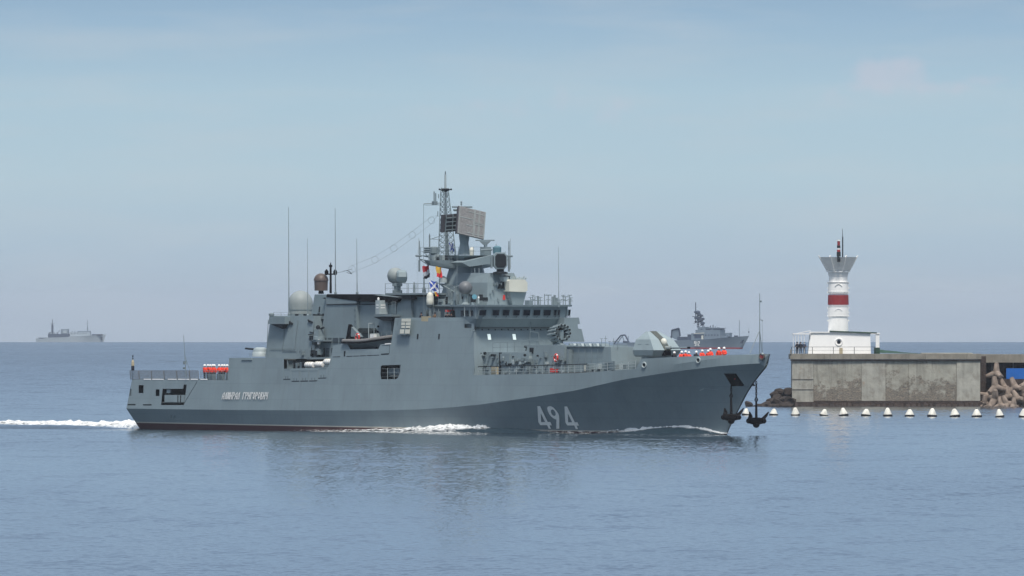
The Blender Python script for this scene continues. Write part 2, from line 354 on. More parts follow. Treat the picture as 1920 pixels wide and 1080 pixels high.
STERN = [(-2, 2.0), (0, 0.75), (2.5, -0.39), (6.2, 0.26), (16, 0.9)]
WK = smooth_table([(0, 6.75), (.08, 7.1), (.2, 7.5), (.45, 7.6), (.6, 7.45), (.7, 7.05), (.8, 6.05), (.87, 4.85), (.93, 3.3), (.965, 2.0), (.985, 1.05), (1, 0.12)])
WW = smooth_table([(0, 5.5), (.1, 6.4), (.3, 7.05), (.5, 7.0), (.65, 6.1), (.75, 4.9), (.85, 3.0), (.93, 1.4), (1, 0.08)])
def s_of(u, z):
    a = lerp_table(STERN, z); b = lerp_table(STEM, z); return a + u * (b - a)
def u_of(s, z):
    a = lerp_table(STERN, z); b = lerp_table(STEM, z); return min(max((s - a) / (b - a), 0), 1)
# knuckle line, read as a curve along the hull
KN = [(0, 2.51)]
for px, py in [(300, 767), (420, 768.5), (600, 769.5), (700, 769.5), (780, 768), (850, 763.5), (900, 758.5), (950, 751.5), (1000, 744.5), (1080, 732), (1170, 711.5), (1230, 702), (1290, 693.5), (1345, 687), (1400, 682.5), (1435, 681)]:
    t = 7.0
    for _ in range(60):
        s, _t, z = pt(px, py, t=t); u = u_of(s, z); t = 0.6 * t + 0.4 * lerp_table(WK, u)
    KN.append((u, z))
KN.append((1.0, KN[-1][1] + 0.02)); KN.sort()
def tau(u): return 0.12 if u < .9 else 0.12 + (u - .9) * .6
def hull_w(u, z):
    zk = lerp_table(KN, u); wk = lerp_table(WK, u); ww = lerp_table(WW, u)
    if z >= zk: return max(wk - tau(u) * (z - zk), 0.1)
    if z <= 0: return max(ww * (1 + 0.08 * z), 0.05)
    p = 1.0 + 0.45 * max(0, (u - .6) / .4)
    return ww + (wk - ww) * (z / zk) ** p
def hw(s, z): return hull_w(u_of(s, z), z)
def side(px, py):      # picture position on the starboard hull side -> (s, t, z)
    t = 7.0
    for _ in range(60):
        s, _t, z = pt(px, py, t=t); t = 0.6 * t + 0.4 * hw(s, z)
    return s, t, z
def side_uz(px, py):
    s, t, z = side(px, py); return (u_of(s, z) * 125.0, z)

# ---- hull skin: one sheet a side, triangulated round its openings
TOP = [(243, 711), (427, 713), (429.5, 671), (532.3, 670.5), (532.6, 691.5), (575, 690), (614.5, 688.5), (617, 684), (622.5, 660), (624.5, 648), (645, 644.3), (652, 646),
       (657, 655), (709.5, 654.3), (713.4, 645.7), (733.5, 643.8), (740.6, 595.8), (820, 595.3), (896, 595), (880, 655), (877, 661), (877.6, 703.3), (980, 701.5), (1080, 699.6), (1192, 691.8),
       (1202.5, 672.6), (1300, 667.8), (1423, 664)]
outline = [side_uz(x, y) for x, y in TOP]
FS = lambda z: 74.4 - .7 * (z - 6.9) / 5.35
for _k, _z in ((18, None), (19, 9.8), (20, 9.3), (21, None)):
    _z = outline[_k][1] if _z is None else _z; outline[_k] = (u_of(FS(_z) + .03, _z) * 125.0, _z)
outline[0] = (0.0, outline[0][1])
outline.append((125.0, outline[-1][1] + 0.04))
kn_pts = []
for i in range(121):
    u = i / 120; kn_pts.append((u * 125, lerp_table(KN, u)))
def rrect(x0, y0, x1, y1, c=0.0, skew=0.0):
    if c <= 0: q = [(x0, y1), (x1, y1), (x1 + skew, y0), (x0 + skew, y0)]
    else: q = [(x0 + c, y1), (x1 - c, y1), (x1, y1 - c), (x1 + skew, y0 + c), (x1 + skew - c, y0), (x0 + skew + c, y0), (x0 + skew, y0 + c), (x0, y1 - c)]
    return [side_uz(*p) for p in q]
HOLES = [rrect(239, 729, 246, 742), rrect(260, 722, 269, 737), rrect(292, 730, 299, 742.5),
         [side_uz(*p) for p in [(302, 759.5), (345, 759.5), (349, 730), (350, 721), (344.5, 721), (343.5, 729), (305, 729)]],
         [side_uz(*p) for p in [(715, 711), (742, 711), (746, 708.5), (750, 699), (751, 684), (717, 685), (714, 687), (713.5, 702)]],
         rrect(871, 607, 884, 615),
         rrect(239.5, 757.5, 254, 760.0), rrect(268, 758, 284, 760.3),
         [side_uz(*p) for p in [(1372, 724), (1397, 724), (1380, 700.3), (1357, 700.3)]]]
def in_poly(x, y, poly):
    c = False; n = len(poly)
    for i in range(n):
        (x0, y0), (x1, y1) = poly[i][:2], poly[i - 1][:2]
        if (y0 > y) != (y1 > y) and x < (x1 - x0) * (y - y0) / (y1 - y0) + x0: c = not c
    return c
def drop_holes(V, Fc, holes):
    out = []
    for f in Fc:
        x = sum(V[i][0] for i in f) / len(f); y = sum(V[i][1] for i in f) / len(f)
        if not any(in_poly(x, y, h) for h in holes): out.append(list(f))
    return out
def build_skin():
    verts = []; edges = []
    def addp(p): verts.append(Vector(p)); return len(verts) - 1
    # outer loop: densified bottom, then top reversed
    loop = []
    nb = 120
    for i in range(nb + 1): loop.append((125.0 * i / nb, -1.4))
    for zz in [0, 1, 2, 3, 4, 5, 6, 7, 8]: loop.append((125.0, float(zz)))
    top = list(outline)[::-1]
    dens = [top[0]]
    for a, b in zip(top[:-1], top[1:]):
        n = max(1, int(math.hypot(b[0] - a[0], b[1] - a[1]) / 2.0))
        for k in range(1, n + 1): dens.append((a[0] + (b[0] - a[0]) * k / n, a[1] + (b[1] - a[1]) * k / n))
    loop += dens
    for zz in [5, 4, 2.51, 1, 0]: loop.append((0.0, float(zz)))
    ids = [addp(p) for p in loop]; edges += [(ids[i], ids[(i + 1) % len(ids)]) for i in range(len(ids))]
    for h in HOLES:
        ids = [addp(p) for p in h]; edges += [(ids[i], ids[(i + 1) % len(ids)]) for i in range(len(ids))]
    ids = [addp(p) for p in kn_pts[1:-1]]; edges += list(zip(ids[:-1], ids[1:]))
    ids = [addp((125.0 * i / 120, 0.0)) for i in range(1, 120)]; edges += list(zip(ids[:-1], ids[1:]))
    for i in range(1, 120):
        u = i / 120; zk = lerp_table(KN, u)
        for k in range(1, 9): addp((u * 125, zk * k / 9))
        z = zk + 1.0
        while z < 14.5: addp((u * 125, z)); z += 1.3
    r = geometry.delaunay_2d_cdt([Vector(v[:2]) for v in verts], edges, [], 1, 1e-4)
    V, Fc = r[0], r[2]
    return [tuple(v) for v in V], drop_holes(V, Fc, HOLES)
sv, sf = build_skin()
def map3(v, sgn, inset=0.0):
    u = v[0] / 125.0; z = v[1]; return (s_of(u, z), -sgn * (hull_w(u, z) - inset), z)
hole_c = []
def build_hull():
    mb = MB()
    zk_mid = lambda f: sum(sv[i][1] for i in f) / len(f) < lerp_table(KN, sum(sv[i][0] for i in f) / len(f) / 125.0) - 1e-3
    for sg in (1, -1):
        o = len(mb.v); mb.v += [map3(v, sg) for v in sv]
        for f in sf: mb.f.append([i + o for i in (f if sg > 0 else f[::-1])]); mb.m.append(0)
    # transom
    zs = [-1.4, 0, .6, 1.2, 1.8, 2.51, 3.3, 4.1, 5.0, 5.6, 6.1]
    R = [[(lerp_table(STERN, z), -hull_w(0, z), z), (lerp_table(STERN, z), hull_w(0, z), z)] for z in zs]
    for a, b in zip(R[:-1], R[1:]): mb.add([a[0], a[1], b[1], b[0]], [[0, 1, 2, 3]])
    me = bpy.data.meshes.new('hull'); me.from_pydata(mb.v, [], mb.f); me.materials.append(M['hull'])
    bm = bmesh.new(); bm.from_mesh(me); bmesh.ops.remove_doubles(bm, verts=bm.verts, dist=0.001); bmesh.ops.recalc_face_normals(bm, faces=bm.faces)
    bm.to_mesh(me); bm.free()
    me.polygons.foreach_set('use_smooth', [True] * len(me.polygons)); me.set_sharp_from_angle(angle=rad(9))
    o = link('hull', me, ship)
    return o
hull = build_hull()
def patch_on_hull(poly_px, off, name, m, parent, thick=0.0):
    """polygon read on the hull side, laid a little proud of it and following its curve"""
    q = [side_uz(*p) for p in poly_px]
    vs = [map3(p, 1, -off) for p in q]; n = len(vs); mb = MB()
    ws = [map3(p, 1, thick) for p in q]
    return mb.hexa(ws, vs).build(name, m, parent)
# ---- decks
def deck(name, sz, inset=0.15, m='deck', thick=0.12):
    mb = MB()
    for (s0, z0), (s1, z1) in zip(sz[:-1], sz[1:]):
        w0 = max(hw(s0, z0) - inset, .03); w1 = max(hw(s1, z1) - inset, .03)
        mb.hexa([(s0, -w0, z0 - thick), (s1, -w1, z1 - thick), (s1, w1, z1 - thick), (s0, w0, z0 - thick)], [(s0, -w0, z0), (s1, -w1, z1), (s1, w1, z1), (s0, w0, z0)])
    return mb.build(name, M[m], ship)
ss = lambda a, b, n: [a + (b - a) * i / n for i in range(n + 1)]
deck('flight_deck', [(s, 6.02) for s in ss(0.35, 22.9, 8)], 0.02)
deck('mooring_deck', [(s, 3.35) for s in ss(0.5, 16, 5)])
MB().box(15.9, 16, -6.8, 6.8, 3.4, 5.9).build('bulkhead', M['paint2'], ship)
deck('hangar_deck', [(s, 8.72) for s in ss(22.4, 35, 5)])
MB().box(22.35, 22.45, -6.7, 6.7, 6.05, 8.7).build('bulkhead', M['paint'], ship)
MB().box(34.6, 34.7, -6.7, 6.7, 7.1, 8.6).build('bulkhead', M['paint2'], ship)
MB().box(44.6, 44.7, -6.7, 6.7, 7.1, 9.7).build('bulkhead', M['paint2'], ship)
deck('raft_deck', [(s, 7.05) for s in ss(34.5, 47, 5)])
deck('boat_deck', [(s, 9.55) for s in ss(44.6, 58.5, 5)])
deck('weather_deck', [(s, 6.85 + max(0, s - 74) * 0.024) for s in ss(57, 107, 20)])
deck('bridge_wing_deck', [(s, 12.6) for s in ss(58, 74.0, 6)])
def fore_z(s): return 7.65 + (s - 106) * 0.062
deck('forecastle_deck', [(s, fore_z(s)) for s in ss(106.3, 123.9, 14)])
MB().hexa([(58.0, -6.4, 7), (58.1, -6.4, 7), (58.1, 6.4, 7), (58.0, 6.4, 7)], [(58.2, -6.0, 12.6), (58.3, -6.0, 12.6), (58.3, 6.0, 12.6), (58.2, 6.0, 12.6)]).build('bulkhead', M['paint'], ship)

# ---- helpers for boxes read by their visible edges
def vb(pl, pm, pr, yt, yb, t, ins=(0, 0, 0, 0), sym=False, mb=None):
    """aft edge, near front corner, far front corner columns; top and bottom rows; starboard plane t"""
    s0 = pt(pl, yb, t=t)[0]; s1, _, zb = pt(pm, yb, t=t); zt = pt(pm, yt, t=t)[2]
    tp = -t if sym else pt(pr, yb, s=s1)[1]
    mb = mb or MB(); mb.box(s0, s1, -t, -tp, zb, zt, ins); return mb
def side_poly(poly, t, t2, mb=None, shrink=0.0):
    a = [pt(x, y, t=t) for x, y in poly]; mb = mb or MB()
    return mb.hexa([(s, -t2, z) for s, _, z in a], [(s, -t, z) for s, _, z in a])
def front_poly(poly, s, s2, mb=None):
    a = [pt(x, y, s=s) for x, y in poly]; mb = mb or MB()
    return mb.hexa([(s2, -t, z) for _, t, z in a], [(s, -t, z) for _, t, z in a])
def rail(pts, h=1.05, nr=3, r=0.022, step=1.6, name='railing', m='paint2', parent=None):
    mb = MB()
    for a, b in zip(pts[:-1], pts[1:]):
        a, b = Vector(a), Vector(b); L = (b - a).length; n = max(1, round(L / step))
        for i in range(n + 1):
            p = a.lerp(b, i / n); mb.tube(p, p + Vector((0, 0, h)), r * 1.2, n=4)
        for k in range(1, nr + 1): mb.tube(a + Vector((0, 0, h * k / nr)), b + Vector((0, 0, h * k / nr)), r, n=4)
    return mb.build(name, M[m], parent or ship)

# ---- stern details
def stern():
    # mooring deck things seen in the openings: inner panel and dark recess pieces
    a = [side(*p) for p in [(307, 754), (343, 754), (345, 740.5), (307, 740.5)]]
    MB().hexa([(s, -(t - .25), z) for s, t, z in a], [(s, -(t - .12), z) for s, t, z in a]).build('hatch_panel', M['paint'], ship)
    a = [side(*p) for p in [(308.5, 737), (315, 737), (315, 729.5), (308.5, 729.5)]]
    MB().hexa([(s, -(t - .5), z) for s, t, z in a], [(s, -(t - .3), z) for s, t, z in a]).build('locker', M['pale'], ship)
    for x in (332.5, 337.5):
        a = side(x, 755); b = side(x, 741); MB().tube((a[0], -(a[1] - .08), a[2]), (b[0], -(b[1] - .08), b[2]), .06).build('post', M['dark'], ship)
    # safety nets round the flight deck: a frame and its wires in each bay
    cols = [244, 261, 284.5, 308, 332, 356, 373]
    for a, b in zip(cols[:-1], cols[1:]):
        p = side(a + .6, 711.2); q = side(b - .6, 711.2 + .2)
        P = Vector((p[0], -p[1] + .02, p[2])); Q = Vector((q[0], -q[1] + .02, q[2])); up = Vector((0, -0.10, 1.08))
        mb = MB(); mb.path([P, P + up, Q + up, Q, P], .035, 4)
        for k in range(1, 9): mb.tube(P + up * k / 9, Q + up * k / 9, .036, n=4)
        n = int((Q - P).length / .28)
        for k in range(1, n): mb.tube(P.lerp(Q, k / n), P.lerp(Q, k / n) + up, .016, n=3)
        mb.build('safety_net', M['net'], ship)
    for px0, px1 in ((270, 283), (286, 307), (315, 331), (334, 355), (358, 371), (376, 389)):
        patch_on_hull([(px0, 712.2), (px1, 712.4), (px1, 710.4), (px0, 710.2)], .04, 'deck_edge_coaming', M['white'], ship)
    p = side(374, 713); q = side(424, 713)
    rail([(p[0], -p[1] + .2, p[2]), (q[0], -q[1] + .2, q[2])], 1.2, 5, .024, 1.0, m='paint2')
    for i in range(3):
        x = 384 + i * 17; a = side(x, 712.4); MB().box(a[0], a[0] + 1.1, -(a[1] - .4), -(a[1] - .9), a[2] - .1, a[2] + .75).build('locker', M['paint2'], ship)
    # fold-down mast on the flight deck edge
    a = SH.L(349, 697, t=6.9); b = SH.L(344.2, 628, t=6.9)
    mb = MB(); mb.tube(a + Vector((0, 0, -.7)), b, .06, .03); mb.tube(SH.L(357, 697, t=6.4), SH.L(346.6, 667, t=6.8), .03)
    mb.box(a.x - .45, a.x - .15, a.y - .15, a.y + .15, a.z + .9, a.z + 1.3); mb.box(a.x - .55, a.x - .3, a.y - .12, a.y + .12, a.z + .3, a.z + .55)
    mb.build('folding_mast', M['paint2'], ship)
    # stern light post
    a = SH.L(249, 711, t=6.3)
    mb = MB(); mb.tube(a, a + Vector((0, 0, 2.9)), .03); mb.sphere(a + Vector((0, 0, 2.85)), .11, 8, 6); mb.sphere(a + Vector((0, 0, 2.55)), .10, 8, 6); mb.sphere(a + Vector((0, 0, 2.1)), .09, 8, 6)
    mb.build('stern_light', M['dark'], ship)
    # small rungs sketched on the lower quarter, draught marks
    for x0, y0, x1, y1 in ((317, 786, 339, 786), (320, 785, 322, 777), (325, 785, 329, 778), (1322, 729, 1346, 731)):
        a = side(x0, y0); b = side(x1, y1); mb = MB(); mb.tube((a[0], -a[1] - .03, a[2]), (b[0], -b[1] - .03, b[2]), .03); mb.build('rubbing_bar', M['paint'], ship)
    a = side(370, 715); b = side(345, 757); MB().tube((a[0], -a[1] - .02, a[2]), (b[0], -b[1] - .02, b[2]), .018).build('hose', M['dark'], ship)
stern()

# ---- side panels, slots and hull marks
GLYPH = {'А': [[(0, 0), (.15, .7), (.85, 1), (.85, 0)], [(.1, .38), (.85, .38)]], 'Д': [[(0, .05), (.2, .2), (.3, .75), (.8, 1), (.8, .05)], [(0, .08), (1, .08)]], 'М': [[(0, 0), (.1, 1), (.5, .75), (.9, 1), (1, 0)], [(.5, .75), (.5, .1)]],
 'И': [[(.05, 1), (.05, 0)], [(.9, 1), (.9, 0)], [(.05, .35), (.9, .65)]], 'Р': [[(.1, 0), (.1, 1), (.8, .95), (.85, .6), (.1, .45)]], 'Л': [[(0, 0), (.15, .7), (.8, 1), (.8, 0)]], 'Г': [[(.15, 0), (.15, 1), (.95, 1), (.95, .8)]],
 'О': [[(.5, .02), (.1, .4), (.1, .7), (.5, 1), (.9, .7), (.9, .4), (.5, .02)]], 'В': [[(.1, 0), (.1, 1), (.75, .95), (.4, .55), (.85, .3), (.7, 0), (.1, 0)]], 'Ч': [[(.1, 1), (.15, .5), (.85, .45)], [(.85, 1), (.85, 0)]],
 '9': [[(.9, .5), (.1, .5), (.1, 1), (.9, 1), (.9, 0), (.15, 0)]], '1': [[(.2, .8), (.5, 1), (.5, 0)]], '2': [[(.1, .85), (.3, 1), (.9, 1), (.9, .55), (.1, .4), (.1, 0), (.95, 0)]]}
def lettering(text, fn, name, m, parent, wx, off):
    n = len(text)
    for k, ch in enumerate(text):
        if ch == ' ': continue
        mb = MB(); sc_ = 1 / n
        for st in GLYPH[ch]:
            for (x0, y0), (x1, y1) in zip(st[:-1], st[1:]):
                dx, dy = (x1 - x0) * .55, (y1 - y0); L_ = math.hypot(dx, dy) or 1
                ox, oy = -dy / L_ * wx / 2 / .62, dx / L_ * wx / 2 * .55; ex, ey = dx / L_ * .06, dy / L_ * .04
                q = [(x0 - ox - ex, y0 - oy - ey), (x1 - ox + ex, y1 - oy + ey), (x1 + ox + ex, y1 + oy + ey), (x0 + ox - ex, y0 + oy - ey)]
                P_ = [fn((k + .10 + a * .72) * sc_, b) for a, b in q]; mb.hexa([(c[0], -c[1] - off, c[2]) for c in P_], [(c[0], -c[1] - off - .02, c[2]) for c in P_])
        mb.build(name, m, parent)
def marks():
    for x0, x1, y in ((531.5, 544, 711), (547, 561, 714.8), (563.5, 577.5, 714.5), (580, 594, 714.1), (597, 611.5, 708.8)):
        f = patch_on_hull([(x0, y + .9), (x1, y + .6), (x1, y - 1.0), (x0, y - .7)], .02, 'scupper', M['dark'], ship)
    for x0, x1, yt, yb in ((531.7, 544.3, 693, 710.4), (546.6, 561.6, 695, 714), (563, 578, 695, 713.7), (579.6, 596, 695, 713.4), (597, 612.6, 691, 708.2)):
        q = [side(x0, yb), side(x1, yb - .4), side(x1, yt), side(x0, yt + .4)]
        mb = MB(); mb.path([(s, -t - .01, z) for s, t, z in q + [q[0]]], .022, 4); mb.build('hatch_outline', M['paint2'], ship)
        for k in (.33, .66):
            a = side(x0 + (x1 - x0) * k, yb - .4); b = side(x0 + (x1 - x0) * k, yb - 5)
            MB().tube((a[0], -a[1] - .02, a[2]), (b[0], -b[1] - .02, b[2]), .018, n=4).build('hinge', M['dark'], ship)
    patch_on_hull([(715, 665.4), (729, 664.6), (729, 662.4), (715, 663.2)], .02, 'scupper', M['dark'], ship)
    q = [side(714.8, 664), side(729.8, 663), side(730.5, 647), side(716, 648)]
    MB().path([(s, -t - .01, z) for s, t, z in q], .02, 4).build('hatch_outline', M['dark'], ship)
    for x0, x1 in ((624, 638), (650, 661), (662.5, 673), (674.5, 686), (687.5, 699), (700, 711)):
        yy = lambda x: 669.3 - (x - 624) * .042
        patch_on_hull([(x0, yy(x0) + .5), (x1, yy(x1) + .5), (x1, yy(x1) - .5), (x0, yy(x0) - .5)], .02, 'scupper', M['dark'], ship)
    patch_on_hull([(722, 646.2), (733.3, 645.2), (733.3, 643.2), (722.5, 643.8)], .05, 'fender_board', M['white'], ship)
    for x, y in ((646, 663), (783, 631), (823, 631), (1316, 731)):
        patch_on_hull([(x - 1.3, y + 5), (x + 1.2, y + 5), (x + 1.9, y - 5), (x - .7, y - 5)] if y < 700 else [(x - 4, y + 2), (x + 3, y - 1), (x + 4, y - 3), (x - 3, y)], .03, 'vent' if y < 700 else 'bow_star', M['dark'] if y < 700 else M['pale'], ship)
    # fairleads in the bulwark
    for x, y in ((1208, 684.5), (1309.5, 675.5)):
        s, t, z = side(x, y); n = Vector((0.25, -1, 0.0)).normalized(); c = Vector((s, -t, z))
        mb = MB(); mb.torus(c + n * .03, .30, .09, n, 16, 6); f = mb.build('fairlead', M['pale'], ship, smooth=40)
        MB().lathe(c - n * .02, [(.26, 0), (.26, .04)], 14, n).build('fairlead_opening', M['dark'], f)
    # name in slanted Cyrillic capitals, each letter a few brush strokes
    lettering('АДМИРАЛ ГРИГОРОВИЧ', lambda x, y: side(418 + x * 86 + (y - .5) * 2.2, 748.4 - y * 12.6), 'name_letter', M['white'], ship, .175, .09)
    # 494 in tall slanted strokes, measured on the bow plating
    O = (980, 740); k = 1 / 13.5
    four = [(393, 290), (462, 290), (655, 690), (722, 690), (762, 778), (700, 778), (742, 864), (680, 864), (640, 772), (465, 772), (415, 690)]
    hole4 = [(478, 470), (590, 692), (488, 692)]
    def glyph(outer, holes, dx=0, dy=0):
        vs = []; ed = []
        for lp in [outer] + holes:
            dn = []
            for a, b in zip(lp, lp[1:] + lp[:1]):
                n = max(1, int(math.hypot(b[0] - a[0], b[1] - a[1]) / 60))
                for j in range(n): dn.append((a[0] + (b[0] - a[0]) * j / n, a[1] + (b[1] - a[1]) * j / n))
            o = len(vs); vs += dn; ed += [(o + i, o + (i + 1) % len(dn)) for i in range(len(dn))]
        r = geometry.delaunay_2d_cdt([Vector((x, -y)) for x, y in vs], ed, [], 1, 1e-4); keep = drop_holes(r[0], r[2], [[(x, -y) for x, y in h] for h in holes])
        V = []
        for v in r[0]:
            s, t, z = side(O[0] + (v.x + dx) * k, O[1] + (-v.y + dy) * k); V.append((s - .015, -t - .11, z))
        mb = MB(); mb.add(V, keep); mb.build('hull_number_digit', M['pale_num'], ship)
    def ell(cx, cy, rx, ry, rot, n=28):
        c, s_ = math.cos(rad(rot)), math.sin(rad(rot))
        return [(cx + rx * math.cos(2 * math.pi * i / n) * c - ry * math.sin(2 * math.pi * i / n) * s_, cy + rx * math.cos(2 * math.pi * i / n) * s_ + ry * math.sin(2 * math.pi * i / n) * c) for i in range(n)]
    glyph(four, [hole4]); glyph([(x + 685, y + 8) for x, y in four], [[(x + 685, y + 8) for x, y in hole4]])
    nine = [(690, 290), (740, 292), (800, 325), (865, 395), (915, 465), (940, 520), (948, 600), (950, 862), (872, 862), (874, 632), (800, 602), (740, 552), (690, 490), (655, 410), (640, 350), (650, 310)]
    glyph(nine, [ell(796, 456, 50, 88, -28)])
M['pale_num'] = mat('off_white_number_paint', (0.90, 0.90, 0.86), 0.6, var=0.06, scale=1.5, streak=0.05)
marks()

# mid opening: davit drum and guard wires inside
def mid_opening():
    s, t, z = side(732, 697)
    mb = MB(); mb.lathe((s - 1.6, -t + 1.3, z - .1), [(.1, 0), (.62, .05), (.62, 2.6), (.1, 2.7)], 16, (1, 0, 0)); mb.build('mooring_drum', M['paint2'], ship, smooth=40)
    for y in (691.5, 699, 706.5):
        a = side(713.8, y); b = side(750.5, y - .5); MB().tube((a[0], -a[1] + .12, a[2]), (b[0], -b[1] + .12, b[2]), .015, n=4).build('guard_wire', M['pale'], ship)
    for x in (725, 737.5):
        a = side(x, 711); b = side(x, 690); MB().tube((a[0], -a[1] + .12, a[2]), (b[0], -b[1] + .12, b[2]), .03, n=4).build('stanchion', M['pale'], ship)
    MB().box(50, 62, -5.0, -4.9, 4, 9).build('bulkhead', M['deck'], ship)
    deck('passage_deck', [(s_, 6.0) for s_ in ss(50, 62, 3)])
mid_opening()

# ---- hangar and aft superstructure
def aft():
    mb = vb(497, 585, 0, 592, 673, 5.7, (.55, .3, .45, .45), sym=True); hg = mb.build('hangar', M['paint'], ship)
    for px, y0, y1 in ((530, 597, 660), (584, 600, 664), (553, 600, 655)):
        s0, _, z0 = pt(px, y1, t=5.6); z1 = pt(px, y0, t=5.3)[2]
        MB().tube((s0, -5.68, z0), (s0 + .25, -5.34, z1), .035, n=4).build('pipe', M['paint2'], hg)
    for (x0, x1, y) in ((506, 553, 654), (530, 556, 658)):
        a = pt(x0, y, t=5.68); b = pt(x1, y, t=5.68); MB().tube((a[0], -5.68, a[2]), (b[0], -5.68, b[2]), .03, n=4).build('handrail', M['paint2'], hg)
    side_poly([(503, 607.5), (534, 607.5), (534, 594), (505, 593.5)], 6.1, 5.2).build('sponson', M['paint'], ship)
    side_poly([(507, 607.8), (532, 607.8), (529, 616.5)], 6.0, 5.2).build('sponson_bracket', M['dark'], ship)
    c = SH.L(509, 592, t=5.7); mb = MB(); mb.lathe(c, [(.22, -.9), (.26, 0), (.34, .02), (.34, .25), (.1, .35)], 12); mb.build('searchlight', M['paint2'], ship, smooth=40)
    a = SH.L(500, 665, t=6.0); b = SH.L(503, 600, t=6.0); MB().tube(a, b, .04).build('pipe', M['paint2'], ship)
    rail([SH.L(513, 593.5, t=5.2), SH.L(541, 593.5, t=5.2)], .5, 2, .02, 1.4)
    # 01 deck edge ledge left of the guns and gun mount facing aft
    patch_on_hull([(454, 675), (473, 675), (473, 671.5), (454, 671.5)], .12, 'ledge', M['paint'], ship)
    g = SH.L(488, 668.5, t=5.2)
    mb = MB(); mb.lathe(g, [(1.05, 0), (.95, .55), (.9, .6), (.9, .75), (.8, 1.0), (.45, 1.12)], 16); gun = mb.build('close_in_gun', M['pale'], ship, smooth=35)
    mb = MB(); mb.tube(g + Vector((-.6, 0, .85)), g + Vector((-3.2, 0, .98)), .13, .11, 8); mb.build('gun_barrel', M['dark'], gun)
    for k in range(6):
        MB().tube(g + Vector((-.95 + k * .05, -.95 + k * .18, 0)), g + Vector((-.95 + k * .05, -.95 + k * .18, .5)), .02, n=4).build('stanchion', M['paint2'], gun)
    # big pale radome
    c = SH.L(563.5, 590, t=1.5); r = 1.50
    hz = pt(563, 570, t=1.5)[2] - c.z
    prof = [(r * .93, -.4), (r * .93, .1), (r * .98, .1), (r, hz * .6), (r * 1.02, hz)] + [(r * 1.02 * math.cos(a * math.pi / 18), hz + r * 1.1 * math.sin(a * math.pi / 18)) for a in range(1, 10)]
    MB().lathe(c, prof, 28).build('radome', M['dome'], ship, smooth=40)
    mb = MB(); mb.lathe(c + Vector((0, 0, -.7)), [(1.7, 0), (1.7, .22)], 20); mb.lathe(c + Vector((0, 0, .55)), [(r * 1.02, 0), (r * 1.03, .07)], 24); mb.build('radome_base', M['paint2'], ship)
    for k in range(5):
        p = SH.L(545 + 8 * k, 594, t=3.6); MB().box(p.x, p.x + .35, p.y, p.y + .3, p.z - .2, p.z + .35).build('deck_fitting', M['dark' if k % 2 else 'paint2'], ship)
    side_poly([(537, 599), (548, 606.5), (546, 609), (541, 606)], 5.5, 5.1).build('sponson_bracket', M['dark'], ship)
    side_poly([(576, 599), (585, 603.5), (583, 606), (578, 604)], 5.5, 5.1).build('sponson_bracket', M['dark'], ship)
    # trapezoid block with the brown radome
    mb = MB(); q = [(582, 600), (614, 600), (615, 552), (590, 552)]
    side_poly(q, 3.4, -3.4, mb); mb.build('deckhouse', M['paint'], ship)
    side_poly([(597, 586), (599, 586), (599.8, 575), (598, 575)], 3.45, 3.3).build('vent', M['dark'], ship)
    side_poly([(604, 559), (614, 556.5), (613, 562)], 3.9, 3.3).build('sponson_bracket', M['dark'], ship)
    side_poly([(583, 598), (612, 598), (612, 593), (585, 593)], 4.2, 3.4).build('gallery', M['paint2'], ship)
    for k in range(6):
        p = SH.L(586 + 4.6 * k, 593, t=4.1); MB().box(p.x, p.x + .3, p.y, p.y + .2, p.z, p.z + random.uniform(.2, .45)).build('deck_fitting', M['dark'], ship)
    c = SH.L(602, 551, t=2.6)
    mb = MB(); mb.lathe(c, [(.35, 0), (.3, .35), (.45, .5)], 14); mb.build('pedestal', M['dark'], ship)
    zt = pt(602, 545, t=2.6)[2] - c.z; z2 = pt(602, 527, t=2.6)[2] - c.z
    MB().lathe(c, [(.80, zt), (.84, z2)] + [(.9 * math.cos(a * math.pi / 16), z2 + .05 + .9 * math.sin(a * math.pi / 16)) for a in range(0, 9)], 24).build('radome', M['brown'], ship, smooth=40)
    # cross-shaped lamp mast
    a = SH.L(620, 550, t=2); mb = MB(); top = SH.L(620, 500, t=2); mb.tube(a, top, .15, .12, 8)
    cr = SH.vdir((1, 0, 0)); zc = SH.L(620, 514, t=2)
    mb.tube(zc - cr * .55, zc + cr * .6, .08)
    for k in (-.5, .55):
        mb.lathe(zc + cr * k, [(.10, -.12), (.24, 0), (.24, .35), (.16, .45), (.05, .6)], 10)
    mb.lathe(top, [(.1, -.1), (.22, 0), (.2, .2), (.08, .25), (.05, .5)], 10); mb.build('lamp_mast', M['black'], ship)
    # funnel casing: after part outboard, forward part set back over the boat
    fn = side_poly([(597.5, 671), (604, 617), (612.5, 556), (668.5, 561), (668.5, 668)], 4.7, -4.7).build('funnel', M['paint'], ship)
    side_poly([(668.5, 668), (668.5, 562), (740, 562), (752, 668)], 4.25, -4.25).build('funnel_casing', M['paint'], fn)
    rt = side_poly([(611.5, 556.5), (613, 551.5), (716, 552), (750, 556.5), (744, 566.5), (700, 566), (669, 564.5), (620, 557.8)], 4.80, -4.80)
    rt.build('funnel_top', M['black'], fn)
    side_poly([(610, 556.8), (668.5, 565), (668.8, 568.5), (612, 570.5)], 4.76, 4.6).build('funnel_rim', M['paint'], fn)
    side_poly([(612, 570.3), (668, 569.5), (668, 571), (612, 571.6)], 4.78, 4.6).build('trim', M['dark'], fn)
    side_poly([(669, 570), (738, 570), (738, 571.4), (669, 571.4)], 4.33, 4.2).build('trim', M['dark'], fn)
    side_poly([(700, 553), (716, 552), (752, 557), (744, 557.5)], 4.9, 3.5).build('exhaust_flap', M['pale'], fn)
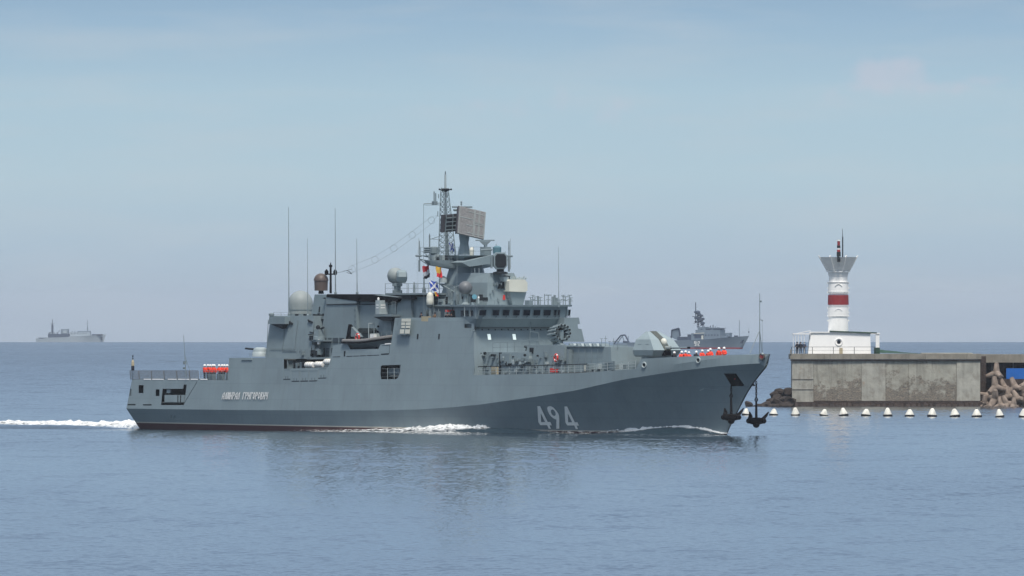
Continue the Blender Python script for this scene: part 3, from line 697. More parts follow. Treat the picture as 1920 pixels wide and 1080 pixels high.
    mb = MB(); a = pt(665.5, 575, t=4.72); b = pt(665.5, 640, t=4.72); mb.tube((a[0], -4.74, a[2]), (b[0], -4.74, b[2]), .03)
    for k in range(6):
        z = a[2] + (b[2] - a[2]) * (k + .5) / 6; mb.box(a[0] - .08, a[0] + .12, -4.8, -4.7, z, z + .12)
    mb.build('pipe', M['paint2'], fn)
    for (x0, x1, y0, y1) in ((605.7, 612.6, 633, 643.5), (614, 621.7, 633, 643.5), (623, 634, 633, 643.5), (635.6, 645.5, 633, 643.5), (602.5, 609.6, 652.5, 670), (611, 618, 652.5, 670), (620, 626, 652.5, 670)):
        lv = side_poly([(x0, y1), (x1, y1), (x1 + (0.6), y0), (x0 + .6, y0)], 4.74, 4.6).build('louvre', M['paint2'], fn)
        n = max(3, int((y1 - y0) / 2.2)); mb = MB()
        for k in range(n):
            y = y0 + (y1 - y0) * (k + .5) / n
            side_poly([(x0 + .6, y + .45), (x1 - .4, y + .45), (x1 - .4, y - .45), (x0 + .6, y - .45)], 4.77, 4.73, mb)
        mb.build('slat', M['dark'], lv, kind='stuff')
    # machinery in the gap between hangar and funnel: a multi-barrel gun on its platform, lockers
    p0 = SH.L(598, 640, t=5.9)
    plat = side_poly([(583, 637), (606, 637), (606, 640), (588, 641)], 6.0, 4.4).build('gun_platform', M['paint2'], ship)
    g = SH.L(598, 637, t=5.4)
    mb = MB(); mb.lathe(g, [(.75, 0), (.7, .35), (.5, .4)], 12); mb.box(g.x - .6, g.x + .55, g.y - .45, g.y + .45, g.z + .35, g.z + 1.25, (.15, .1, .1, .1)); mt = mb.build('close_in_gun', M['paint2'], ship)
    mb = MB()
    for k, dz in ((-.25, .15), (-.05, .5), (.2, .2), (.1, .75)): mb.tube(g + Vector((-.3, k, .8)), g + Vector((-1.9, k, .45 + dz)), .06)
    mb.tube(g + Vector((0, 0, 1.2)), g + Vector((.9, .1, 1.5)), .12); mb.box(g.x - 1.5, g.x - .9, g.y - .4, g.y + .35, g.z - .1, g.z + .5); mb.sphere(g + Vector((-.2, 0, 1.5)), .28, 8, 6)
    mb.build('gun_barrel', M['dark'], mt)
    side_poly([(566, 660), (576, 660), (576, 640.5), (566, 640.5)], 5.2, 4.4).build('locker', M['paint2'], ship)
    side_poly([(577, 670), (600, 670), (601, 655), (579, 655)], 5.0, 3.4).build('locker', M['paint'], ship)
    random.seed(3)
    for k in range(20):
        x = random.choice([random.uniform(557, 573), random.uniform(582, 603)]); y = random.uniform(651, 668)
        p = SH.L(x, y, t=random.uniform(5.2, 5.8)); mb = MB(); w = random.uniform(.12, .35); mb.box(p.x - w, p.x + w, p.y - w, p.y + w, p.z - w * 1.2, p.z + w)
        if k % 3 == 0: mb.tube(p, p + Vector((random.uniform(-.6, .6), 0, random.uniform(.3, .8))), .04)
        mb.build('deck_fitting', M[random.choice(['dark', 'paint2', 'dark'])], ship)
    p = SH.L(595, 641, t=5.9); MB().box(p.x, p.x + .3, p.y, p.y + .1, p.z - .3, p.z + .3).build('notice_plate', M['white'], ship)
    rail([SH.L(557, 671, t=6.4), SH.L(580, 671, t=6.4)], 1.0, 3, .03, 1.0)
    for k in range(7):
        p = SH.L(542 + k * 4, 690, t=6.0); MB().box(p.x, p.x + .4, p.y, p.y + .5, p.z - .3, p.z + random.uniform(.1, .9)).build('deck_fitting', M['paint2' if k % 2 else 'dark'], ship)
    # platform wall under the louvres overhangs the rafts
    side_poly([(576, 674), (622, 673), (622, 669.5), (577, 670)], 6.2, 2.0).build('platform_edge', M['paint2'], ship)
aft()

def midships():
    # sponson with decoy launcher
    sp = side_poly([(697, 593), (702, 590), (735, 590), (735, 593.5)], 5.6, 4.0).build('sponson', M['paint2'], ship)
    side_poly([(700, 594), (734, 594), (734, 601), (718, 601.5)], 5.5, 4.1).build('sponson_bracket', M['dark'], ship)
    dl = vb(704, 711.5, 728, 563, 589, 5.6).build('decoy_launcher', M['pale'], ship)
    s1, _, z = pt(711.5, 589, t=5.6)
    for i in range(2):
        for j in range(2):
            a = [(714 + i * 0, 571 + j * 5), (722, 571 + j * 5), (722, 573.2 + j * 5), (714, 573.2 + j * 5)]
            front_poly(a, s1 + .02, s1 - .05).build('tube_end', M['white'], dl) if i == 0 else side_poly([(705.5, 571 + j * 5), (709.5, 571 + j * 5), (709.5, 573.2 + j * 5), (705.5, 573.2 + j * 5)], 5.63, 5.5).build('tube_end', M['white'], dl)
    MB().lathe(SH.L(709.5, 563, t=5.3), [(.12, 0), (.14, .25), (.05, .35)], 10).build('lamp', M['white'], dl)
    mb = MB(); a = SH.L(735, 592, t=5); b = SH.L(735, 566, t=5); mb.tube(a, b, .03); a2 = SH.L(742, 592, t=5); b2 = SH.L(742, 566, t=5); mb.tube(a2, b2, .03)
    for k in range(6): mb.tube(a.lerp(b, k / 5), a2.lerp(b2, k / 5), .025)
    mb.build('ladder', M['paint2'], ship)
    # box with pale panels hung on the side
    q = [side(752, 628), side(770, 628), side(770.5, 596.5), side(752.5, 596.5)]
    tt = q[0][1] + .55
    bx = MB().hexa([(s, -5.9, z) for s, t, z in q], [(s - .1, -tt + (z - q[0][2]) * .08, z) for s, t, z in q]).build('sponson_box', M['paint2'], ship)
    def onbox(x0, x1, y0, y1):
        a = [pt(x, y, t=tt) for x, y in ((x0, y1), (x1, y1), (x1, y0), (x0, y0))]
        MB().hexa([(s - .1, -tt + (z - q[0][2]) * .08 + .02, z) for s, t, z in a], [(s - .1, -tt + (z - q[0][2]) * .08 - .05, z) for s, t, z in a]).build('panel', M['cream'], bx)
    for r in ((752.5, 769, 597.5, 603), (752.5, 759, 604.5, 609.5), (761, 769, 604.5, 609.5), (753, 759, 611, 615), (761.5, 768.5, 611, 615), (751, 758, 617.5, 625.5), (760.5, 768.5, 617.5, 625.5)): onbox(*r)
    # deckhouse between funnel and mast, with the railed platform on it
    vb(746, 800, 0, 556, 600, 3.9, sym=True).build('deckhouse', M['paint'], ship)
    side_poly([(744, 597), (744, 575), (748, 560), (770, 560), (772, 597)], 4.3, 3.8).build('deckhouse_buttress', M['paint'], ship)
    vb(722, 812, 0, 549.5, 552.8, 4.9, sym=True).build('platform', M['paint2'], ship)
    side_poly([(723, 553.2), (770, 553.2), (772, 562), (745, 560)], 4.7, -4.7).build('platform_bracket', M['dark'], ship)
    s0, _, z = pt(722.5, 549.5, t=4.8); s1 = pt(838, 549.5, t=4.8)[0]
    rail([(s0, 4.8, z), (s0, -4.8, z), (s1, -4.8, z)], 1.15, 2, .024, 1.7)
    # ball-shaped fire control director
    c = SH.L(742, 517, t=2.6); ax = SH.vdir((-.8, -.55, .08))
    mb = MB(); mb.lathe(c, [(.05, .98), (.5, .9), (.86, .62), (.98, .2), (1.0, -.1), (.9, -.4)], 22, ax); d = mb.build('fire_control_director', M['dome'], ship, smooth=40)
    h = SH.L(753, 518.5, t=2.6); o = MB(); o.lathe(h, [(.55, -.62), (.78, -.45), (.78, .45), (.55, .62)], 8, SH.vdir((1, .15, 0))); o.build('housing', M['paint'], d)
    b = SH.L(745, 549.5, t=2.6)
    MB().lathe(b, [(.6, 0), (.6, .35), (.42, .4), (.42, .8), (.62, .85), (.62, 1.15), (.35, 1.3)], 14).build('pedestal', M['paint2'], d, smooth=40)
    # slim mast with flag halyards on the platform
    a = SH.L(795, 549, t=4.2); mb = MB(); mb.lathe(a, [(.25, 0), (.2, .5), (.1, .8), (.07, 2.5)], 8); mb.build('signal_post', M['paint2'], ship)
    a = SH.L(776.5, 549, t=4.0); MB().lathe(a, [(.14, 0), (.12, .9), (.06, 1.3)], 8).build('signal_post', M['paint2'], ship)
    # egg-shaped cream radome beside the bridge wing
    c = SH.L(806.5, 571.5, t=5.4)
    MB().lathe(c, [(.42, 0), (.46, .05), (.46, .6), (.44, .65), (.44, 1.0), (.40, 1.2), (.28, 1.42), (.12, 1.52), (.02, 1.55)], 18).build('radome', M['cream'], ship, smooth=40)
    MB().lathe(c + Vector((0, 0, -1.6)), [(.18, 0), (.18, 1.2), (.5, 1.58)], 10).build('pedestal', M['paint2'], ship)
    # walkway rail between the deckhouse and the bridge
    side_poly([(800, 574.5), (860, 574.5), (860, 571.5), (800, 571.5)], 4.9, 2.0).build('walkway', M['paint'], ship)
    rail([SH.L(808, 571.5, t=4.9), SH.L(862, 571.5, t=4.9)], 1.0, 2, .02, 1.5)
    # wing equipment behind the bulwark
    random.seed(11)
    for k in range(12):
        x = 800 + k * 5.3 + random.uniform(-1, 1); p = SH.L(x, 595, t=random.uniform(3.5, 5.2)); h_ = random.uniform(.5, 1.3); w = random.uniform(.1, .25)
        mb = MB(); mb.box(p.x - w, p.x + w, p.y - w, p.y + w, p.z - 1, p.z + h_ * .7); mb.tube(p, p + Vector((0, 0, h_)), .05); mb.build('deck_fitting', M[['paint2', 'dark', 'pale', 'paint2'][k % 4]], ship)
    p = side(776, 598); 
    c = SH.L(799, 597, t=6.0); MB().box(c.x - .6, c.x + .8, c.y - .3, c.y + .15, c.z - .5, c.z + .25).build('chart_table', M['tan'], ship)
midships()

# ---- main mast and radars
def mast():
    s0 = 62.6; z = lambda y, t=0: pt(871, y, t=t)[2]
    R = []
    for zz, rs, rt in ((z(585), 4.4, 3.3), (z(545), 3.2, 2.6), (z(505), 2.3, 2.0), (z(484), 2.0, 1.8)):
        R.append([(s0 + (4.4 - rs) * .2 + rs * math.cos(a) * 1.04, rt * math.sin(a) * 1.04, zz) for a in [math.pi / 8 + k * math.pi / 4 for k in range(8)]])
    MB().rings(R).build('mast_tower', M['paint'], ship)
    # yards to either side
    for sg in (1, -1):
        zt = z(488); MB().hexa([(s0 - 1, -sg * .5, z(507)), (s0 + 1.2, -sg * .5, z(507)), (s0 + .4, -sg * 5.2, z(497)), (s0 - .4, -sg * 5.2, z(497))],
                               [(s0 - 1.2, -sg * .5, zt), (s0 + 1.4, -sg * .5, zt), (s0 + .5, -sg * 5.6, zt), (s0 - .5, -sg * 5.6, zt)]).build('yard', M['paint'], ship)
        mb = MB(); tip = Vector((s0, -sg * 6.6, z(486))); mb.path([(s0, -sg * 5.4, z(489)), tip, tip + Vector((0, 0, 2.2))], .07)
        mb.tube((s0, -sg * 5.2, z(498)), tip, .06); mb.tube((s0 + .5, -sg * 5.0, z(488)), (s0, -sg * 6.1, z(472)), .04)
        mb.tube((s0, -sg * 6.3, z(480)), (s0, -sg * 7.1, z(480)), .12); mb.tube(tip + Vector((0, 0, -1.5)), tip + Vector((0, 0, -.1)), .12)
        mb.tube(tip + Vector((0, 0, 1.2)), tip + Vector((0, 0, 2.0)), .10, .04)
        mb.build('yardarm_antenna', M['paint2'], ship)
        rail([(s0 + .5, -sg * 5.5, zt), (s0 + 1.3, -sg * 1.8, zt)], .9, 3, .02, 1.0)
        random.seed(5 + sg)
        for k in range(9):
            t = 1.5 + k * .45; mb = MB(); w = random.uniform(.08, .2); h_ = random.uniform(.25, .7)
            mb.box(s0 - w + .3, s0 + w + .3, -sg * t - w, -sg * t + w, zt, zt + h_); mb.build('deck_fitting', M[['dark', 'pale', 'paint2'][k % 3]], ship)
    # upper platform
    MB().hexa([(s0 - 1.6, -1.6, z(491)), (s0 + 2.0, -1.6, z(491)), (s0 + 2.0, 1.6, z(491)), (s0 - 1.6, 1.6, z(491))],
              [(s0 - 5.6, -2.6, z(479)), (s0 + 3.8, -2.6, z(479)), (s0 + 3.8, 2.6, z(479)), (s0 - 5.6, 2.6, z(479))]).build('platform', M['paint'], ship)
    zz = z(479); rail([(s0 - 5.6, 2.5, zz), (s0 - 5.6, -2.5, zz), (s0 + 3.7, -2.5, zz), (s0 + 3.7, 2.5, zz)], 1.0, 2, .022, 1.3)
    # forward arm carrying the director
    front_poly([(866, 492), (925, 478), (940, 484), (940, 492), (880, 500)], s0 + 4.5, s0 + 2).build('platform_bracket', M['paint'], ship)
    # radar column
    c = Vector((s0, 0, z(478)))
    MB().lathe(c, [(.85, 0), (.62, .8), (.52, 1.4), (.62, 2.0), (.66, 2.5)], 16).build('radar_column', M['paint'], ship, smooth=40)
    base = Vector((s0, 0, 0))
    # forward array, leaning back
    def W2L(px, py, dy=0.0):     # point at the mast's depth
        q = SH.L(px, py, s=s0 + 1.2); return q + SH.vdir((0, dy, 0))
    r = SH.vdir((3.2, 1.2, -.74)); u = SH.vdir((.23, 1.46, 3.24)); n = r.cross(u).normalized()
    if n.dot(SH.vdir((0, -1, 0))) < 0: n = -n
    bl = W2L(857.6, 436.5, -.5)
    def slab(a, r, u, th): return MB().hexa([a, a + r, a + r + u, a + u], [p - n * th for p in (a, a + r, a + r + u, a + u)])
    ra = slab(bl, r, u, .30).build('radar_array', M['array'], ship)
    for k in range(1, 22):
        f = k / 22; mb = MB(); a = bl + u * f; mb.hexa([a, a + r, a + r + u * .012, a + u * .012], [p + n * .035 for p in (a, a + r, a + r + u * .012, a + u * .012)]); mb.build('waveguide', M['array'], ra)
    mb = MB()
    for f0 in (.02, .56, .60, .74, .78, .96):
        a = bl + r * f0; mb.hexa([a, a + r * .02, a + r * .02 + u, a + u], [p + n * .06 for p in (a, a + r * .02, a + r * .02 + u, a + u)])
    for f0, f1, g in ((.6, .95, .08), (.6, .95, .44), (.6, .95, .5), (.6, .95, .84), (.3, .55, .36), (.35, .56, .08), (.35, .56, .86), (.02, .55, .6)):
        a = bl + r * f0 + u * g; e = r * (f1 - f0); mb.hexa([a, a + e, a + e + u * .025, a + u * .025], [p + n * .06 for p in (a, a + e, a + e + u * .025, a + u * .025)])
    mb.build('array_frame', M['dome'], ra)
    slab(bl - r * .03 - n * .0, r * .03, u, .45).build('array_edge', M['array_d'], ra)
    # rear array seen from behind
    p0 = SH.L(825, 435.5, s=s0 - 1.0); r2 = SH.vdir((2.05, .9, .18)); u2 = SH.vdir((.12, -.3, 2.1)); n2 = SH.vdir((.3, -1, -.1)).normalized()
    q = [p0, p0 + r2, p0 + r2 + u2, p0 + u2]
    rb = MB().hexa(q, [p + n2 * .35 for p in q]).build('radar_array', M['array_d'], ship)
    mb = MB()
    for f in (.1, .32, .55, .78): a = p0 + u2 * f + r2 * .22; mb.hexa([a, a + r2 * .78, a + r2 * .78 + u2 * .05, a + u2 * .05], [p + n2 * .55 for p in (a, a + r2 * .78, a + r2 * .78 + u2 * .05, a + u2 * .05)])
    for f in (.22, .62, .96): a = p0 + r2 * f; mb.hexa([a, a + r2 * .04, a + r2 * .04 + u2, a + u2], [p + n2 * .6 for p in (a, a + r2 * .04, a + r2 * .04 + u2, a + u2)])
    mb.tube(p0 + r2 * .95 + u2 * .8 + n2 * .5, p0 + r2 * .8 + u2 * .3 + n2 * .7, .07); mb.build('array_frame', M['paint2'], rb)
    mb = MB(); a = SH.L(848, 388, s=s0); b = SH.L(885, 388, s=s0); mb.tube(a, b, .10); mb.tube(SH.L(851, 394, s=s0), SH.L(862, 394, s=s0), .14); mb.tube(SH.L(865, 378, s=s0), SH.L(865, 388, s=s0), .04); mb.sphere(SH.L(865, 379, s=s0), .12, 8, 6); mb.sphere(SH.L(865, 382.5, s=s0), .12, 8, 6)
    mb.build('identification_antenna', M['paint2'], ship)
    MB().box(s0 - 1.2, s0 + .9, -.5, .5, z(438), z(430)).build('array_hub', M['paint2'], ship)
    MB().tube(SH.L(846, 425, s=s0 - .5), SH.L(864, 412, s=s0 - .5), .3).build('array_hub', M['array_d'], ship)
    # lattice mast
    def lat(f, k):   # f 0 bottom..1 top, corner k
        cx = 838.5 + (833.5 - 838.5) * f; c_ = SH.L(cx, 479 + (355 - 479) * f, t=0); h = 0.75 + (0.33 - 0.75) * f
        return c_ + Vector(((h if k in (0, 1) else -h), (h if k in (1, 2) else -h), 0))
    mb = MB()
    for k in range(4): mb.tube(lat(0, k), lat(1, k), .065, .045, 5)
    nb = 13
    for j in range(nb):
        f0, f1 = j / nb, (j + 1) / nb
        for k in range(4):
            mb.tube(lat(f0, k), lat(f1, (k + 1) % 4), .032, n=4); mb.tube(lat(f1, k), lat(f1, (k + 1) % 4), .030, n=4)
            if k % 2: mb.tube(lat(f0, (k + 1) % 4), lat(f1, k), .028, n=4)
    mb.tube(SH.L(838.5, 479, t=0), SH.L(835, 356, t=0), .13, .09, 6)
    lm = mb.build('lattice_mast', M['paint2'], ship)
    c = SH.L(835, 355, t=0); mb = MB()
    for a in range(6):
        d = Vector((math.cos(a * math.pi / 3), math.sin(a * math.pi / 3), 0)); mb.tube(c + Vector((0, 0, -.3)), c + d * .65, .05); mb.sphere(c + d * .7, .12, 6, 5)
    mb.lathe(c, [(.35, -.2), (.4, 0), (.3, .12)], 10); mb.build('mast_head', M['dark'], lm)
    mb = MB(); mb.tube(SH.L(828, 352, t=.3), SH.L(828, 356, t=.3), .07); mb.build('mast_fitting', M['paint2'], lm)
    MB().tube(c, SH.L(835, 327, t=0), .14, .12, 10).build('pole_antenna', M['pale'], lm)
    MB().tube(SH.L(835, 327, t=0), SH.L(835, 321, t=0), .06, .04, 8).build('antenna_tip', M['dark'], lm)
    mb = MB(); mb.path([SH.L(830, 380.5, t=.5), SH.L(795, 382, t=2.2), SH.L(795, 385, t=2.2)], .05); mb.tube(SH.L(828, 384, t=.5), SH.L(797, 384.5, t=2.1), .03)
    mb.box(*(lambda p: (p.x - .25, p.x + .25, p.y - .25, p.y + .25, p.z - .2, p.z + .2))(SH.L(815, 380.5, t=1.2)))
    for x, y0, y1, r_ in ((814, 359, 378, .07), (817, 362, 378, .07), (822.5, 364, 372, .05), (837.5, 362, 370, .12), (821, 396, 406, .05)):
        MB().tube(SH.L(x, y1, t=1.0), SH.L(x, y0, t=1.0), r_).build('mast_antenna', M['paint2'], lm)
    m3 = MB(); m3.tube(SH.L(805.5, 441, t=2.0), SH.L(805.5, 478, t=2.0), .09); m3.tube(SH.L(805.5, 438, t=2.0), SH.L(805.5, 441, t=2.0), .05)
    m3.tube(SH.L(805.8, 449, t=1.95), SH.L(830, 441, t=.5), .035); m3.tube(SH.L(805.8, 448, t=1.95), SH.L(829, 449, t=.5), .03); m3.build('lower_antenna', M['paint2'], lm)
    mb.build('mast_arm', M['paint2'], lm)
    MB().tube(SH.L(794.3, 385, t=2.2), SH.L(794.3, 485, t=2.4), .016, n=4).build('halyard', M['dark'], ship)
    # twin tube sight left of the mast foot
    mb = MB()
    for y in (464.5, 468.5, 472): mb.tube(SH.L(796, y + 1, t=3.0), SH.L(818, y - .5, t=2.8), .12)
    mb.lathe(SH.L(814, 470, t=2.9), [(.3, -.5), (.5, -.3), (.5, .4), (.3, .5)], 10); mb.lathe(SH.L(811, 486, t=2.9), [(.25, 0), (.2, .5), (.35, .8)], 10); mb.build('optical_sight', M['paint2'], ship)
    side_poly([(803, 487), (817, 487), (817, 477), (803, 477)], 3.1, 2.5).build('deck_fitting', M['pale'], ship)
    # navigation radar bar
    cr = SH.vdir((1, .25, 0)).normalized(); c = SH.L(909.5, 450.5, s=s0 + 2.8)
    nr = MB().hexa(*[[c + cr * a + SH.vdir((0, b, 0)) + Vector((0, 0, zz_)) for a, b in ((-1.2, -.07), (1.2, -.07), (1.2, .07), (-1.2, .07))] for zz_ in (-.08, .06)]).build('navigation_radar', M['paint2'], ship)
    mb = MB(); mb.hexa(*[[c + cr * a * w + SH.vdir((0, b, 0)) + Vector((0, 0, zz_)) for a, b in ((-1, -.15), (1, -.15), (1, .15), (-1, .15))] for zz_, w in ((-.55, .25), (-.1, .75))])
    mb.build('scanner', M['paint2'], nr); b = SH.L(910.5, 479, s=s0 + 2.8); MB().box(b.x - .45, b.x + .45, b.y - .5, b.y + .5, b.z - .2, b.z + 1.0).box(b.x - .15, b.x + .15, b.y - .15, b.y + .15, b.z + 1.0, b.z + 1.45).build('pedestal', M['paint'], nr)
    # things on the platform
    MB().lathe(SH.L(884.5, 479, s=s0 + 3), [(.25, 0), (.3, .7), (.15, 1.0)], 10).build('lamp', M['cream'], ship)
    MB().lathe(SH.L(932, 475.5, s=s0 + 5), [(.5, 0), (.52, .75), (.3, .9), (.1, .95)], 14).build('covered_sight', M['teal'], ship, smooth=40)
    mb = MB(); mb.tube(SH.L(901, 469, s=s0 + 4), SH.L(923, 468, s=s0 + 4.5), .12); mb.tube(SH.L(930, 463, s=s0 + 5), SH.L(930.5, 457, s=s0 + 5), .03); mb.build('deck_fitting', M['paint2'], ship)
    # octagonal black-faced director
    c = SH.L(937.5, 489, s=s0 + 8.5); n_ = SH.vdir((.12, -1, .0)).normalized(); ax = n_; up = Vector((0, 0, 1)); rt = up.cross(ax).normalized()
    def octo(w, h, k): return [rt * x + up * y for x, y in ((-w, -h * k), (-w, h * k), (-w * k, h), (w * k, h), (w, h * k), (w, -h * k), (w * k, -h), (-w * k, -h))]
    oc = MB().hexa([c + p for p in octo(.88, 1.02, .6)], [c + p + ax * .7 for p in octo(.82, .98, .6)]).build('tracking_radar', M['paint'], ship)
    MB().hexa([c + p + ax * .71 for p in octo(.66, .82, .62)], [c + p + ax * .76 for p in octo(.66, .82, .62)]).build('radar_face', M['dark'], oc)
    bs = SH.L(938, 512, s=s0 + 8.5); MB().lathe(bs, [(.9, -.1), (.9, .1), (.45, .2), (.45, .7)], 14).build('pedestal', M['dark'], oc)
    for sx in (-1, 1): MB().hexa([c + rt * sx * .95 + up * -.9, c + rt * sx * 1.15 + up * -.9, c + rt * sx * 1.15 + up * .5, c + rt * sx * .95 + up * .5], [c + rt * sx * .95 + up * -.9 + ax * .5, c + rt * sx * 1.15 + up * -.9 + ax * .5, c + rt * sx * 1.15 + up * .5 + ax * .5, c + rt * sx * .95 + up * .5 + ax * .5]).build('yoke', M['paint2'], oc)
    # forward mast block stepping down to the bridge roof
    sA = s0 + 6.2; zb = z(575)
    R = [[(s0 + 1, -2.6, zb), (sA + 2.2, -2.6, zb), (sA + 2.2, 2.6, zb), (s0 + 1, 2.6, zb)],
         [(s0 + 1, -2.3, z(530)), (sA + 1.9, -2.3, z(530)), (sA + 1.9, 2.3, z(530)), (s0 + 1, 2.3, z(530))],
         [(s0 + 1, -2.0, z(512)), (sA + 1.6, -1.8, z(512)), (sA + 1.6, 1.8, z(512)), (s0 + 1, 2.0, z(512))]]
    fb = MB().rings(R).build('mast_deckhouse', M['paint'], ship)
    sF = sA + 2.2
    front_poly([(935, 541), (951, 541), (957, 517), (945, 519)], sF + .02, sF - .6).build('vent', M['dark'], fb)
    front_poly([(945, 528), (954, 528), (954, 519), (944, 519)], sF + .5, sF - .4).build('lamp', M['pale'], fb)
    front_poly([(943.5, 562), (947.5, 562), (947, 553), (945, 553)], sF + .03, sF - .6).build('emblem', M['red'], fb)
    random.seed(2)
    for k in range(16):
        x = random.uniform(918, 962); y = random.uniform(520, 566); w = random.uniform(1, 3.5); h_ = random.uniform(1, 6)
        front_poly([(x, y + h_), (x + w, y + h_), (x + w, y), (x, y)], sF + random.uniform(.05, .22), sF - .6).build('deck_fitting', M[random.choice(['paint2', 'paint', 'pale', 'paint2'])], fb)
    # pale white housing further forward
    s2 = 71.5
    R = [[SH.L(x, y, s=s2 + ds) for x, y in ((961, 571), (983, 571))] for ds in (0,)]
    a = [SH.L(x, 572, s=s2) for x in (961, 981)]; b = [SH.L(x, 547.5, s=s2 + .2) for x in (956, 987)]
    sup = MB().hexa([a[0], a[1], a[1] + Vector((-1.4, 0, 0)), a[0] + Vector((-1.4, 0, 0))], [b[0], b[1], b[1] + Vector((-1.8, 0, 0)), b[0] + Vector((-1.8, 0, 0))]).build('pedestal', M['paint'], ship)
    front_poly([(954.5, 527), (957, 524), (984, 524), (989, 530), (989, 545), (985, 547.5), (955, 546.5)], s2 + .5, s2 - 1.8).build('missile_guidance_radar', M['cream'], ship)
    mb = MB()
    for k in range(7):
        p = SH.L(960 + k * 4, 524, s=s2 - .3); mb.tube(p, p + Vector((.2, .1, random.uniform(.2, .5))), .08)
    mb.build('deck_fitting', M['pale'], ship)
    c = SH.L(949, 520, s=s2 - 1); MB().sphere(c, .42, 12, 8).build('small_radome', M['dome'], ship, smooth=60)
    # domes round the tower foot
    c = SH.L(872.7, 540, t=4.4); MB().sphere(c, .84, 20, 12).build('radome', M['array_dome'], ship, smooth=60)
    MB().lathe(SH.L(872.7, 571, t=4.4), [(.55, 0), (.25, .3), (.25, 1.0), (.5, 1.35)], 10).build('pedestal', M['paint2'], ship)
    c = SH.L(830.5, 530, t=2.9); MB().lathe(c, [(.52, 0), (.52, .3), (.48, .5), (.34, .68), (.15, .78), (.02, .8)], 16).build('radome', M['pale'], ship, smooth=40)
    MB().hexa(*[[SH.L(x, y, t=2.9) + Vector((0, dd, 0)) for x, y in ((823, 532), (850, 536), (852, 547), (838, 546))] for dd in (0, .5)]).build('bracket', M['paint2'], ship)
    mb = MB(); mb.tube(SH.L(823, 530.5, t=3), SH.L(852, 547, t=3), .05); mb.tube(SH.L(852, 540, t=3.4), SH.L(866, 533, t=3.8), .06); mb.build('strut', M['pale'], ship)
    c = SH.L(889.5, 556.5, t=4.6); MB().lathe(c, [(.05, .05), (.30, .03), (.30, -.1)], 14, SH.vdir((0, -1, 0))).build('signal_lamp', M['lampblue'], ship)
    MB().sphere(SH.L(897.5, 558, t=4.6), .12, 8, 6).build('lamp', M['white'], ship)
    random.seed(8)
    for k in range(26):
        x = random.uniform(822, 915); y = random.uniform(548, 571); p = SH.L(x, y, t=random.uniform(3.6, 4.6)); w = random.uniform(.06, .25); h_ = random.uniform(.1, .6)
        MB().box(p.x - w, p.x + w, p.y - w, p.y + w, p.z - h_, p.z + h_).build('deck_fitting', M[random.choice(['paint2', 'pale', 'dark', 'paint2', 'paint'])], ship)
    # ladders and pipes on the tower face
    for x in (893, 901, 886):
        MB().tube(SH.L(x, 560, t=1.8), SH.L(x - 3, 503, t=1.6), .05).build('pipe', M['paint2'], ship)
    # anemometer masts at port yard
    for px, y0, y1 in ((957, 447, 505), (785.3, 447, 475)):
        MB().tube(SH.L(px, y1, s=s0), SH.L(px, y0, s=s0), .05, .025).build('pole_antenna', M['pale'], ship)
M['array_dome'] = mat('dark_grey_radome', (0.135, 0.145, 0.155), 0.5, var=0.08)
M['lampblue'] = mat('blue_lens', (0.12, 0.30, 0.38), 0.2, var=0.05)
mast()

